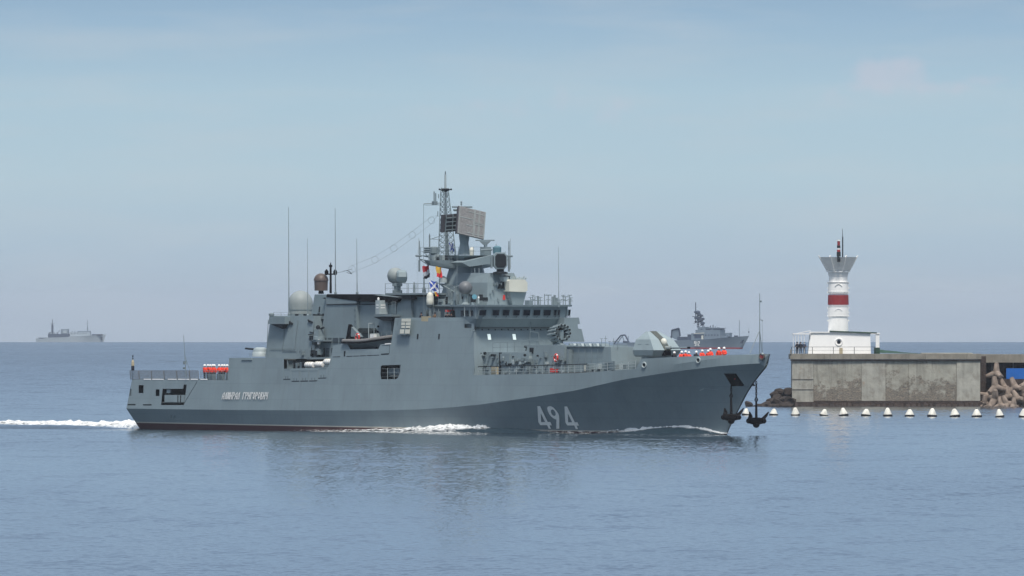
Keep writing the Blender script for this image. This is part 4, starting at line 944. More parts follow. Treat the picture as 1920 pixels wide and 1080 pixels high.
# ---- bridge
def bridge():
    zb = pt(960, 617.5, s=74)[2]; zl = pt(960, 597, s=75)[2]; zt = pt(980, 575, s=75)[2]
    def ring(s1, w, c, s0, z, wa=5.95): return [(s0, -wa, z), (s1 - c * .8, -w, z), (s1, -w + c, z), (s1, w - c, z), (s1 - c * .8, w, z), (s0, wa, z)]
    br = MB().rings([ring(73.7, 5.95, .3, 69.2, zb, 5.7), ring(75.0, 6.6, .55, 69.2, zl, 5.9), ring(75.3, 6.62, .6, 69.2, zt, 6.0)]).build('bridge', M['paint'], ship)
    MB().rings([ring(75.65, 6.9, .6, 68.6, zt, 6.3), ring(75.75, 6.95, .6, 68.6, zt + .22, 6.35)]).build('bridge_roof', M['pale'], br)
    MB().rings([ring(75.07, 6.66, .55, 72, zl - .06, 6.2), ring(75.09, 6.67, .55, 72, zl + .02, 6.2)]).build('sill_trim', M['paint2'], br)
    MB().box(58.5, 69.2, -4.2, 4.2, 12.5, zt + .1).build('wheelhouse_rear', M['paint'], br)
    # front windows: dark pane in a raised frame, wiper under each
    def win(x0, x1, pane, s=75.18, y0=581.2, y1=591.3, wip=True):
        sF = s; fr = MB()
        a = [pt(x, y, s=sF) for x, y in ((x0 - .9, y1 + .8), (x1 + .9, y1 + .8), (x1 + .9, y0 - .8), (x0 - .9, y0 - .8))]
        b = [pt(x, y, s=sF) for x, y in ((x0, y1), (x1, y1), (x1, y0), (x0, y0))]
        tz = lambda q: sF + (q[2] - zl) / (zt - zl) * .3 - .16
        w = MB().hexa([(tz(q) - .1, -q[1], q[2]) for q in a], [(tz(q) + .05, -q[1], q[2]) for q in a]).build('window', M['paint2'], br)
        MB().hexa([(tz(q), -q[1], q[2]) for q in b], [(tz(q) + .07, -q[1], q[2]) for q in b]).build('pane', M[pane], w)
        if wip:
            q = pt((x0 + x1) / 2 - .5, y1 + 3.6, s=sF + .1); r_ = pt((x0 + x1) / 2 + 2, y1 + 1, s=sF + .1)
            MB().tube((q[0], -q[1], q[2]), (r_[0], -r_[1], r_[2]), .035, n=4).build('wiper', M['dark'], w)
    for x0, x1, p in ((898.5, 911, 'glass'), (923.5, 935.5, 'glass'), (942.5, 954.5, 'glass'), (962, 974, 'glass'), (981, 993.5, 'glass'), (1000, 1012.5, 'glass'), (1019.5, 1032, 'glass'), (1038.5, 1043, 'glass'), (1045.5, 1049.5, 'glass')): win(x0, x1, p)
    # windows in the chamfered port corner
    for (x0, x1, p) in ((1062.5, 1065, 'pale'), (1066, 1068.5, 'glass')): win(x0, x1, p, s=75.0)
    # side windows
    wside = lambda s_: 6.0 + (s_ - 69.2) / 5.6 * .6
    for x0, x1 in ((863, 869.5), (873, 880), (884, 890.5)):
        def onside(q, d): return [(a_[0], -(wside(a_[0]) + d), a_[2]) for a_ in [pt(x, y, t=6.3) for x, y in q]]
        q0 = ((x0 - .6, 593), (x1 + .6, 593), (x1 - .6, 581), (x0 - 1.6, 581)); q1 = ((x0, 592.2), (x1, 592.2), (x1 - 1, 582), (x0 - 1, 582))
        w = MB().hexa(onside(q0, -.1), onside(q0, .03)).build('window', M['paint2'], br); MB().hexa(onside(q1, -.05), onside(q1, .05)).build('pane', M['glass'], w)
        MB().tube(SH.L(x1 + 1.6, 594, t=6.55), SH.L(x1 + 1.6, 576, t=6.55), .05).build('post', M['pale'], br)
    # front wall below the bridge, leaning back a little
    z0 = 6.9; wa_ = hw(73.9, 7) - .01; wb_ = hw(73.7, zb) - .01
    fw = MB().hexa([(73.0, -wa_, z0), (74.4, -wa_, z0), (74.4, wa_, z0), (73.0, wa_, z0)], [(72.6, -wb_, zb), (73.7, -wb_, zb), (73.7, wb_, zb), (72.6, wb_, zb)]).build('front_bulkhead', M['paint'], ship)
    MB().hexa([(58.3, -5.9, 7), (73, -5.9, 7), (73, 5.9, 7), (58.3, 5.9, 7)], [(58.5, -5.6, 12.4), (72.6, -5.6, 12.4), (72.6, 5.6, 12.4), (58.5, 5.6, 12.4)]).build('superstructure_core', M['paint'], ship)
    fs = lambda z: 74.4 - .7 * (z - z0) / (zb - z0)
    def onfront(x0, x1, y0, y1, name, m, d=.03, sk=.8, parent=fw):
        a = [pt(x, y, s=73.95) for x, y in ((x0 + sk, y1), (x1 + sk, y1), (x1, y0), (x0, y0))]
        return MB().hexa([(fs(q[2]) - .05, -q[1], q[2]) for q in a], [(fs(q[2]) + d, -q[1], q[2]) for q in a]).build(name, M[m], parent)
    for x in (915, 962): onfront(x - .8, x + 6.2, 625.5, 637.8, 'lit_window_frame', 'pale', .03); onfront(x, x + 5.6, 626.5, 636.8, 'lit_window', 'lit', .05)
    onfront(884, 1062, 618.6, 620.6, 'cable_tray', 'paint2', .05, 0)
    for k in range(14): onfront(893 + k * 12.2, 894.4 + k * 12.2, 616.6, 619.4, 'bracket', 'dark', .08, 0)
    mb = MB(); 
    for pts_ in ([(994, 621), (1010, 624), (1011, 648)], [(995, 576), (994, 622), (992, 650)]):
        q = [pt(x, y, s=74.6 if i == 0 and y < 600 else 74.5) for i, (x, y) in enumerate(pts_)]; mb.path([(s, -t, z) for s, t, z in q], .04, 4)
    mb.build('cable_run', M['paint2'], fw)
    # bridge roof railing and aerials
    rz = zt + .22; rail([(75.5, -6.2, rz), (75.5, 6.3, rz)], .5, 1, .02, 1.6)
    random.seed(21)
    for x, y0, kind in ((995, 557, 1), (999, 553, 1), (1003, 556, 1), (1009, 555, 2), (1013, 557, 1), (1021, 551, 0), (1028, 553, 3), (1036, 556, 2), (1040, 553, 2), (1044, 558, 2), (1050, 562, 1), (1056, 553, 1), (1060, 556, 3), (1068, 553, 1), (1070, 558, 1)):
        p = SH.L(x, 571.5, s=74.6); h_ = (571.5 - y0) / 15.8; mb = MB(); mb.tube(p, p + Vector((0, 0, h_)), .05 if kind != 2 else .14)
        if kind in (1, 3):
            for f in (.55, .98): mb.tube(p + Vector((0, -.3, h_ * f)), p + Vector((0, .3, h_ * f)), .04)
        if kind == 3: mb.tube(p + Vector((0, -.5, h_)), p + Vector((0, .5, h_)), .05)
        mb.build('aerial', M['paint2'], ship)
    side_poly([(984, 571.5), (992, 571.5), (992, 563), (984, 563)], 1.5, .9).build('locker', M['paint'], ship)
    # port screen seen beyond the bridge
    front = [(1056, 641), (1096, 641), (1090.5, 617), (1084, 616), (1083, 608), (1087.5, 607), (1085.5, 595.5), (1058, 595.5)]
    front_poly(front, 76.2, 74).build('port_screen', M['paint'], ship)
bridge()

# ---- rocket launcher, forward deckhouse, walkway
def forward():
    # deckhouse under the bridge front, then the missile deckhouse
    vb(985, 1057, 0, 647.5, 702, 4.9, (0, .2, .25, .25), sym=True).build('deckhouse', M['paint'], ship)
    a0 = vb(890, 990, 0, 660.5, 703, 5.4, (0, .1, .2, .2), sym=True).build('deckhouse', M['paint'], ship)
    vh = vb(1050, 1148, 0, 650.5, 700, 4.3, (0, .6, .2, .2), sym=True).build('missile_deckhouse', M['paint'], ship)
    sa_ = pt(1128, 690, t=4.0)[0]; sb_ = 98.3; z1_ = pt(1128, 654.3, t=4.0)[2]; z2_ = pt(1176, 655.6, t=2.8)[2]
    MB().hexa([(sa_, -4.0, 6.8), (sb_, -2.8, 6.8), (sb_, 2.8, 6.8), (sa_, 4.0, 6.8)], [(sa_, -3.9, z1_), (sb_ - .1, -2.7, z2_), (sb_ - .1, 2.7, z2_), (sa_, 3.9, z1_)]).build('missile_deckhouse_front', M['paint'], vh)
    for x0, x1, y in ((1060, 1130, 649.5), (985, 1050, 647.3)):
        side_poly([(x0, y + .9), (x1, y + 1.2), (x1, y - .3), (x0, y - .5)], 4.34, 4.0).build('coping', M['paint2'], vh)
    for k in range(9):
        x = 1066 + k * 7.2; p = SH.L(x, 650.5, t=3.0)
        MB().hexa([p, p + Vector((.55, 0, 0)), p + Vector((.55, 1.2, 0)), p + Vector((0, 1.2, 0))], [p + Vector((.0, 0, .42)), p + Vector((.15, 0, .42)), p + Vector((.15, 1.2, .42)), p + Vector((0, 1.2, .42))]).build('launcher_hatch', M['pale' if k % 2 else 'paint2'], vh)
    for k in range(5): # low posts on top
        p = SH.L(1128 + k * 7.5, 655 if k > 1 else 650, t=3.2); mb = MB(); mb.tube(p, p + Vector((0, 0, .9 + .4 * (k % 2))), .03); mb.tube(p + Vector((-.3, 0, .95)), p + Vector((.3, 0, .95)), .03); mb.build('aerial', M['paint2'], vh)
    # panel joints and stiffeners on the deckhouse side
    for k in range(5):
        x = 1072 + k * 12; y0 = 655 if x < 1130 else 658
        a = pt(x, y0, t=4.42); b = pt(x, 696, t=4.42); MB().tube((a[0], -4.36, a[2]), (b[0], -4.36, b[2]), .03, n=4).build('stiffener', M['paint2'], vh)
    for y in (661, 672):
        a = pt(1062, y, t=4.4); b = pt(1130, y + .5, t=4.4); MB().tube((a[0], -4.34, a[2]), (b[0], -4.34, b[2]), .022, n=4).build('stiffener', M['paint2'], vh)
    # rail and screen on the raised deck corner
    rail([SH.L(924, 660.5, t=5.2), SH.L(1020, 658.5, t=5.2)], 1.15, 2, .022, 1.5)
    mb = MB(); mb.tube(SH.L(984, 650, t=4.5), SH.L(1008, 657, t=4.5), .14, .10); mb.box(*(lambda p: (p.x - .3, p.x + .4, p.y - .2, p.y + .2, p.z - .5, p.z + .2))(SH.L(998, 655, t=4.6))); mb.tube(SH.L(986, 658, t=4.5), SH.L(987, 649, t=4.5), .06)
    mb.build('saluting_gun', M['dark'], ship)
    # walkway clutter on the house wall: doors, lockers, hose reels, valves
    random.seed(31)
    def wall(x0, x1, y0, y1, d, m, name, t=5.42):
        side_poly([(x0, y1), (x1, y1), (x1, y0), (x0, y0)], t + d, t - .35, None).build(name, M[m], ship)
    wall(881, 893, 667, 702, .12, 'paint', 'door'); wall(935, 955, 663, 684, .05, 'paint', 'panel'); wall(921, 929, 688, 702, .1, 'tan', 'notice_board', 6.5)
    wall(935.5, 937, 661, 702, .1, 'dark', 'pipe'); wall(1019, 1020.5, 660, 702, .1, 'paint2', 'pipe', 5.0); wall(1062, 1066, 655, 700, .3, 'paint2', 'pipe', 4.5); wall(1031, 1036, 690, 698, .3, 'red', 'fire_valve', 5.0); wall(1038, 1042, 692, 698, .3, 'red', 'fire_valve', 5.0)
    for k in range(84):
        x = random.uniform(882, 1056); y = random.uniform(662, 699); w = random.uniform(.8, 3.6); h_ = random.uniform(1.2, 8)
        t_ = 5.42 if x < 988 else 4.95
        side_poly([(x, y + h_), (x + w, y + h_), (x + w, y), (x, y)], t_ + random.uniform(.08, .35), t_ - .4).build('deck_fitting', M[random.choice(['paint2', 'paint2', 'paint2', 'dark', 'paint', 'pale'])], ship)
    for x, y in ((901, 662.5), (909, 662.5), (962, 669), (984, 666), (1008, 667)):
        k_ = random.uniform(.5, 1); MB().lathe(SH.L(x, y, t=5.6), [(.05, .1), (.2 * k_, .08), (.2 * k_, -.1), (.05, -.12)], 10, (0.2, -1, 0)).build('hose_reel', M['dark'], ship)
    for k in range(7):
        x = 1090 + k * 13; side_poly([(x, 692), (x + 6, 692), (x + 6, 684 - (k % 3)), (x, 684)], 4.45 + .3, 4.0).build('locker', M[['paint2', 'paint', 'pale'][k % 3]], ship)
    _w = side(1143, 694)[1] - .15; side_poly([(1134, 694.5), (1152, 693.4), (1152, 677), (1134, 678)], _w, _w - .08).build('screen', M['paint2'], ship)
    side_poly([(1093, 697), (1104, 697), (1104, 683), (1093, 683)], 5.6, 5.2).build('locker', M['paint2'], ship)
    side_poly([(1095, 696), (1098, 696), (1098, 685), (1095, 685)], 5.64, 5.5).build('locker_door', M['cream'], ship)
    # guard rails along the deck edge, with a canvas-dark top wire
    pts = []
    for x, y in ((895, 703), (940, 702.2), (980, 701.5), (1040, 700.2), (1100, 698.2), (1150, 694.8), (1190, 692)):
        s, t, z = side(x, y); pts.append((s, -t + .12, z))
    rail(pts, 1.0, 3, .036, 1.3, m='pale')
    mb = MB(); mb.path([(x, y, z + 1.0) for x, y, z in pts[:-2]], .055, 5); mb.build('handrail', M['dark'], ship)
    # rocket launcher: horseshoe of twelve tubes
    c = SH.L(1052, 624.5, t=0.8); fwd = Vector((1, -.12, .10)).normalized(); upv = Vector((0, 0, 1)); rt = fwd.cross(upv).normalized()
    rl = MB(); b = SH.L(1046, 648, t=.8); b.x = c.x - .3; rl.lathe(b, [(.8, -.2), (.7, .15), (.3, .3), (.28, .9)], 14); rl.box(c.x - 1.2, c.x + .2, c.y - .25, c.y + .25, b.z + .7, c.z + .35)
    launcher = rl.build('rocket_launcher', M['paint2'], ship)
    MB().lathe(c - fwd * .9, [(.86, 0), (.86, .3)], 16, fwd).build('launcher_shade_disc', M['black'], launcher)  # added black disc, stands in for the shade inside the tube ring
    for k in range(12):
        a = rad(-245 + k * 310 / 11 + 0) if False else rad(-60 + 300 * k / 11)
        p = c + rt * math.cos(a) * .95 + upv * math.sin(a) * .90
        mb = MB(); mb.tube(p - fwd * 1.5, p + fwd * .55, .16, .16, 10); mb.torus(p + fwd * .35, .18, .035, fwd, 10, 4); mb.torus(p - fwd * .6, .18, .03, fwd, 10, 4)
        tb = mb.build('launch_tube', M['paint2'], launcher, smooth=40); MB().lathe(p + fwd * .551, [(.13, 0), (.13, .01)], 10, fwd).build('muzzle', M['black'], launcher)
    # gun turret: flat-faced stealth shield
    s0 = pt(1188, 668, t=1.9)[0]; s1 = pt(1223, 668, t=1.9)[0] + .1; zz = lambda y: pt(1222, y, t=1.9)[2]
    def rg(z, a, b, w, c=.0): return [(s0 + a, -w, z), (s1 + b, -w, z), (s1 + b, w, z), (s0 + a, w, z)]
    tu = MB().rings([rg(zz(669), .15, -.35, 1.72), rg(zz(666.3), .0, -.15, 1.88), rg(zz(656.5), -.05, .35, 2.02), rg(zz(636.5), .2, -.80, 1.68), rg(zz(621.5), 1.0, -2.55, .82)]).build('gun_turret', M['turret'], ship)
    MB().lathe(Vector(((s0 + s1) / 2, 0, zz(676))), [(1.75, 0), (1.75, zz(668) - zz(676))], 24).build('turret_ring', M['paint2'], ship)
    sm = s1 + .36; za = zz(656.5); zb_ = zz(636.5); zc = zz(621.5)
    # dark slot running up the front face, gun cradle and barrel
    sl = MB(); sl.rings([[(s1 + .30, -.42, zz(658)), (s1 + .45, -.42, zz(656)), (s1 + .45, .42, zz(656)), (s1 + .30, .42, zz(658))], [(s1 - 1.0, -.42, zb_ - .1), (s1 - .74, -.42, zb_ + .03), (s1 - .74, .42, zb_ + .03), (s1 - 1.0, .42, zb_ - .1)], [(s1 - 2.8, -.42, zc - .05), (s1 - 2.52, -.42, zc + .04), (s1 - 2.52, .42, zc + .04), (s1 - 2.8, .42, zc - .05)]]); sl.build('gun_slot', M['slot'], tu)
    gm = MB(); gm.sphere((s1 - .42, 0, zz(642)), .5, 14, 10, (1, .7, 1)); gm.build('gun_shield', M['cream'], tu, smooth=60)
    g0 = Vector((s1 - .2, 0, zz(652.5))); MB().tube(g0, g0 + Vector((1.2, 0, .01)), .26, .2, 12).build('gun_cradle', M['dome'], tu)
    e = Vector((pt(1292, 652, t=0)[0], 0, g0.z + .03)); MB().tube(g0 + Vector((1.1, 0, 0)), e, .11, .075, 10).build('gun_barrel', M['paint2'], tu); MB().tube(e - Vector((.25, 0, 0)), e + Vector((.1, 0, 0)), .13, .13, 10).build('muzzle', M['black'], tu)
    MB().box(s1 - .12, s1 + .29, -.45, .55, zz(667), zz(657.5)).build('ejection_port', M['black'], tu)
    for x in (1196, 1210): side_poly([(x, 646), (x + 6, 645.7), (x + 6, 645.2), (x, 645.5)], 1.86, 1.7).build('handhold', M['paint2'], tu)
    # breakwater and capstan fittings on the forecastle
    for s, t, w, h_ in ((110, -2, .3, .7), (113.5, 1.2, .35, .6), (117, -1.2, .3, .8), (119.5, .9, .25, .5), (121.3, 0, .25, .5)):
        MB().lathe((s, -t, fore_z(s) - .02), [(w, 0), (w * .7, h_ * .5), (w, h_), (w * .5, h_ + .05)], 12).build('bollard', M['paint2'], ship)
M['turret'] = mat('pale_blue_grey_paint', (0.26, 0.325, 0.345), 0.5, var=0.06, scale=0.6, streak=0.08)
M['slot'] = mat('olive_grey_slot', (0.075, 0.085, 0.075), 0.7, var=0.1)
forward()

# ---- jackstaff, whips and wire aerial
def aerials():
    b = SH.L(1424.5, 668, t=0); top = SH.L(1424.5, 550, t=0); mid = SH.L(1424.5, 619, t=0)
    mb = MB(); mb.tube(b - Vector((0, 0, .8)), mid, .06); mb.tube(mid, top, .055, .035); mb.tube(SH.L(1406, 662.5, t=1.9), mid, .045); mb.tube(SH.L(1429.5, 664, t=-.35), mid, .045)
    mb.sphere(SH.L(1426.5, 565, t=0), .13, 8, 6); mb.sphere(SH.L(1429, 601, t=0), .09, 8, 6); mb.tube(SH.L(1424.5, 598, t=0), SH.L(1429, 600, t=0), .02); mb.tube(SH.L(1429, 602, t=-.2), SH.L(1430, 660, t=-.3), .014, n=4)
    mb.build('jackstaff', M['paint2'], ship)
    _q = side(1429.8, 668.5); c = Vector((_q[0] + .1, -_q[1] - .18, _q[2])); n = Vector((.35, -1, .1)).normalized()
    wr = MB().torus(c, .33, .11, n, 16, 6).build('bow_crest', M['brown'], ship, smooth=60); MB().lathe(c, [(.25, 0), (.2, .05)], 12, n).build('crest_plate', M['darkred'], wr); MB().sphere(c + Vector((0.15, 0, .3)), .16, 8, 6).build('crest_top', M['pale'], wr)
    for x, yb, yt, t, r in ((541, 592, 388, 4.6, .055), (576.3, 594, 447, 4.8, .04), (628.3, 552, 390, 3.0, .055), (668.8, 552, 447, 3.0, .045), (1047, 571, 462, -4.0, .035)):
        a = SH.L(x + .8, yb, t=t); e = SH.L(x, yt, t=t); m1 = a.lerp(e, .22)
        mb = MB(); mb.tube(a, m1, r * 1.7, r * 1.1); mb.tube(m1, e, r, r * .45); mb.lathe(a, [(.16, -.3), (.16, .25), (.08, .35)], 8); mb.build('whip_antenna', M['paint2'], ship)
    # wire aerial with spreader rings
    wa = MB(); P = [SH.L(x, y, t=t) for x, y, t in ((660, 504.5, 2.2), (703, 487, 2.0), (738.5, 465.5, 1.6), (773, 440.5, 1.2), (809, 413, .8), (820, 404, .6))]
    off = Vector((0, 0, .42)); r_ = .011
    for sg in (1, -1):
        pts_ = [P[0]] + [p + off * sg for p in P[0:5]] + [P[5]]
        wa.path(pts_, r_, 4)
    w = wa.build('wire_aerial', M['paint2'], ship)
    for p in P[0:5]: MB().torus(p, .42, .016, SH.vdir((.35, -1, .1)), 20, 4).build('spreader_ring', M['paint2'], w)
    mb = MB(); mb.path([SH.L(628, 512, t=2.6), SH.L(640, 510, t=2.4), P[0]], .022, 4); mb.path([SH.L(645, 508, t=2.4), SH.L(652, 507.5, t=2.4), SH.L(660, 513.5, t=2.3), SH.L(650, 511, t=2.3)], .035, 4); mb.build('aerial_lead', M['dark'], ship)
    for pts_ in ([(794.5, 484), (795, 590)], [(812, 500), (812.5, 595)], [(857, 480), (856.5, 572)], [(783.5, 470), (783, 545)]):
        MB().path([SH.L(x, y, t=5.4) for x, y in pts_], .013, 4).build('halyard', M['pale'], ship)
aerials()

# ================================================================== things carried by the frigate (top-level)
def to_world(o, s, t, z, rz=0.0):
    o.location = SH.W(s, t, z); o.rotation_euler = (0, 0, -SH.th + rz)
# people: one continuous skinned body, jacket and headgear as its parts
def skin_mesh(name, pts, edges, radii, mats, level=1, root=0, face_mat=None):
    me = bpy.data.meshes.new(name); me.from_pydata(pts, edges, [])
    o = bpy.data.objects.new(name, me); COL.objects.link(o)
    sk = o.modifiers.new('s', 'SKIN'); sk.use_smooth_shade = True
    for i, r in enumerate(radii):
        d = me.skin_vertices[0].data[i]; d.radius = (r, r) if not isinstance(r, tuple) else r; d.use_root = (i == root)
    sb = o.modifiers.new('b', 'SUBSURF'); sb.levels = level; sb.render_levels = level
    dg = bpy.context.evaluated_depsgraph_get(); r = bpy.data.meshes.new_from_object(o.evaluated_get(dg)); bpy.data.objects.remove(o)
    r.name = name; r.materials.clear()
    for m in mats: r.materials.append(m)
    for p in r.polygons: p.use_smooth = True; p.material_index = face_mat(p.center) if face_mat else 0
    return r
def person_mesh(pose):
    # x forward, y left
    if pose == 0: hl, hr, el, er = (.10, .24, .82), (.02, -.25, .80), (-.02, .27, 1.10), (-.05, -.27, 1.10)
    elif pose == 1: hl, hr, el, er = (.34, .10, 1.08), (.34, -.12, 1.10), (.06, .28, 1.12), (.06, -.28, 1.12)
    else: hl, hr, el, er = (.24, .16, 1.52), (.22, -.14, 1.54), (.14, .30, 1.22), (.12, -.30, 1.24)
    P = [(0, 0, .95), (0, 0, 1.15), (0, 0, 1.38), (0, 0, 1.50), (.01, 0, 1.60), (.01, 0, 1.74),
         (0, .17, 1.42), el, hl, (0, -.17, 1.42), er, hr,
         (0, .10, .90), (.02, .11, .50), (0, .11, .10), (.14, .12, .05), (0, -.10, .90), (.02, -.11, .50), (0, -.11, .10), (.14, -.12, .05)]
    E_ = [(0, 1), (1, 2), (2, 3), (3, 4), (4, 5), (2, 6), (6, 7), (7, 8), (2, 9), (9, 10), (10, 11), (0, 12), (12, 13), (13, 14), (14, 15), (0, 16), (16, 17), (17, 18), (18, 19)]
    R = [.14, .13, .15, .065, .095, .08, .07, .05, .045, .07, .05, .045, .10, .07, .055, .05, .10, .07, .055, .05]
    def fm(c):
        if c.z > 1.50 and abs(c.y) < .13: return 1
        if (Vector(c) - Vector(hl)).length < .09 or (Vector(c) - Vector(hr)).length < .09: return 1
        return 0
    body = skin_mesh('body', P, E_, R, [M['navy'], M['skin']], 1, 0, fm)
    jp = [P[i] for i in (0, 1, 2, 3, 6, 7, 8, 9, 10, 11)]
    lerp = lambda a, b, k: tuple(a[i] + (b[i] - a[i]) * k for i in range(3))
    jp[6] = lerp(P[7], P[8], .8); jp[9] = lerp(P[10], P[11], .8); jp[3] = (0, 0, 1.47); jp[0] = (0, 0, .82)
    je = [(0, 1), (1, 2), (2, 3), (2, 4), (4, 5), (5, 6), (2, 7), (7, 8), (8, 9)]
    jr = [(.21, .19), (.20, .18), (.23, .20), .13, .12, .095, .07, .12, .095, .07]
    return body, jp, je, jr
POSES = [person_mesh(k) for k in range(3)]
jackets = {}
def jacket_mesh(pose, key):
    if (pose, key) not in jackets:
        _, jp, je, jr = POSES[pose]; jackets[(pose, key)] = skin_mesh('jacket', jp, je, jr, [M[key]], 1, 0)
    return jackets[(pose, key)]
hm = MB(); hm.rings([[(.01 + r * 1.12 * math.cos(a * math.pi / 7), r * math.sin(a * math.pi / 7), 1.66 + h) for a in range(14)] for r, h in ((.15, 0), (.15, .07), (.135, .13), (.09, .175), (.02, .195))])
helmet_me = hm.mesh('helmet', M['helmet'], 60)
cm = MB(); cm.rings([[(.01 + r * 1.12 * math.cos(a * math.pi / 7), r * math.sin(a * math.pi / 7), 1.68 + h) for a in range(14)] for r, h in ((.125, 0), (.135, .06), (.10, .12), (.02, .13))])
cap_me = cm.mesh('cap', M['navy'], 60)
def person(loc, rz, pose, jacket, head, label, group=None, sc=1.0):
    e = empty('person', loc, rz, label=label, cat='person', group=group); e.scale = (sc, sc, sc)
    link('body', POSES[pose][0], e); link('jacket', jacket_mesh(pose, jacket), e); link('helmet' if head == 'helmet' else 'cap', helmet_me if head == 'helmet' else cap_me, e)
    return e
random.seed(17)
# left group (five) and right group (four) on the flight deck; heads read along the picture
for i, (px, py, t) in enumerate(((384, 682, 5.9), (390, 683, 5.0), (394.2, 684, 5.9), (399, 681, 4.2), (402.2, 684, 5.5), (411, 680.5, 5.9), (416.6, 682, 5.4), (421, 683, 5.8), (426, 684, 5.2))):
    s = pt(px, py, t=t)[0]; hz = pt(px, py, t=t)[2]
    grp = ('sailor in red jacket and white helmet, %s from left in the aft cluster' if i < 5 else 'sailor in red jacket and white helmet, %s from left beside the hull step')
    person(SH.W(s, t, 6.02), -SH.th + rad(-90 + random.uniform(-30, 30)), i % 2, 'orange', 'helmet', grp % ORD[i if i < 5 else i - 5], 'sailors on the flight deck', max(.9, min(1.08, (hz - 6.02 + .06) / 1.86)))
for i, (px, py, t) in enumerate(((1264.4, 660, 1.6), (1278.3, 659, 1.2), (1285.6, 658.3, 1.8), (1291.7, 660, 1.0), (1305.6, 658, -1.2), (1316.7, 656.7, 1.2), (1327.8, 657, 1.0), (1332, 653.8, .4), (1347.8, 650.6, .6), (1357.8, 649.4, .3))):
    s, _, hz = pt(px, py, t=t); zd = fore_z(s); sc_ = max(.86, min(1.12, (hz - zd + .08) / 1.86))
    person(SH.W(s, t, zd), -SH.th + rad(random.uniform(-60, -10)), (0, 1)[i % 2], 'orange' if i not in (0, 4) else 'navy', 'helmet',
           'sailor in white helmet standing %s from left behind the bow bulwark' % ORD[i], 'sailors on the forecastle', sc_)
for i, (px, t, jk, pose, lab) in enumerate(((790, 5.3, 'navy', 1, 'dark-clothed crewman standing alone at the aft end of the bridge wing'), (815.5, 5.3, 'brownc', 1, 'crewman in brown jacket at the bridge wing beside the cream radome'),
                                     (839, 5.2, 'navy', 2, 'dark-clothed lookout on the bridge wing, left one of two under the red cloth'), (846.5, 5.4, 'navy', 2, 'dark-clothed lookout on the bridge wing, right one of two under the red cloth'), (851, 4.9, 'navy', 0, 'dark-clothed crewman nearest the bridge side windows on the wing'))):
    s, _, z = pt(px, 596, t=t); person(SH.W(s, t, 12.6), -SH.th + rad(-80), pose, jk, 'cap', lab, 'people on the bridge wing')

# red cloth held on the wing
p = SH.W(*pt(843, 583, t=4.6)); o = MB()
for k in range(8):
    a = k / 7; o.v += [(-.5 + a, math.sin(a * 9) * .06, -.12), (-.5 + a, math.sin(a * 9 + 1) * .06, .14)]
    if k: o.f.append([2 * k - 2, 2 * k, 2 * k + 1, 2 * k - 1]); o.m.append(0)
ob = o.build('red_cloth', M['red'], loc=p, label='red cloth stretched on the bridge wing above the lookouts', cat='cloth')

# life raft canisters
raft0 = None
for i, (px, py, l) in enumerate(((581, 684.4, 'white life raft canister, left one of three in the hull side notch'), (599, 683.6, 'white life raft canister, middle one of three in the hull side notch'), (616.5, 678.6, 'white life raft canister, highest and rightmost of three in the hull side notch'))):
    s, t, z = pt(px, py, t=6.35)
    if raft0 is None:
        e = empty('life_raft', (0, 0, 0)); b = MB(); b.lathe((0, 0, 0), [(.05, -.82), (.3, -.8), (.38, -.66), (.38, .66), (.3, .8), (.05, .82)], 16, (1, 0, 0)); b.build('canister', M['white'], e, smooth=40)
        for x in (-.45, 0, .45): MB().torus((x, 0, 0), .385, .022, (1, 0, 0), 16, 4).build('strap', M['tan'], e)
        MB().box(-.6, .6, -.3, .3, -.62, -.36).build('cradle', M['paint2'], e); raft0 = e
    else: e = copy_tree(raft0)
    to_world(e, s, t, z); tag(e, l, 'life raft', 'life raft canisters')
# lifebuoys
for px, py, t, l in ((1042.5, 671, 5.3, 'red lifebuoy with white marks on the grey wall forward of the bridge'), (670.5, 632.5, 6.5, 'red lifebuoy beside the inflatable boat amidships')):
    s, _, z = pt(px, py, t=t); e = empty('lifebuoy', (0, 0, 0)); to_world(e, s, t, z, rad(-8))
    MB().torus((0, 0, 0), .40, .13, (0, -1, 0), 24, 8).build('ring', M['red'], e, smooth=60)
    for a in (45, 135, 225, 315):
        c = Vector((math.cos(rad(a)) * .40, 0, math.sin(rad(a)) * .40)); MB().lathe(c, [(.135, -.06), (.14, 0), (.135, .06)], 8, Vector((-math.sin(rad(a)), 0, math.cos(rad(a))))).build('band', M['white'], e)
    tag(e, l, 'lifebuoy')

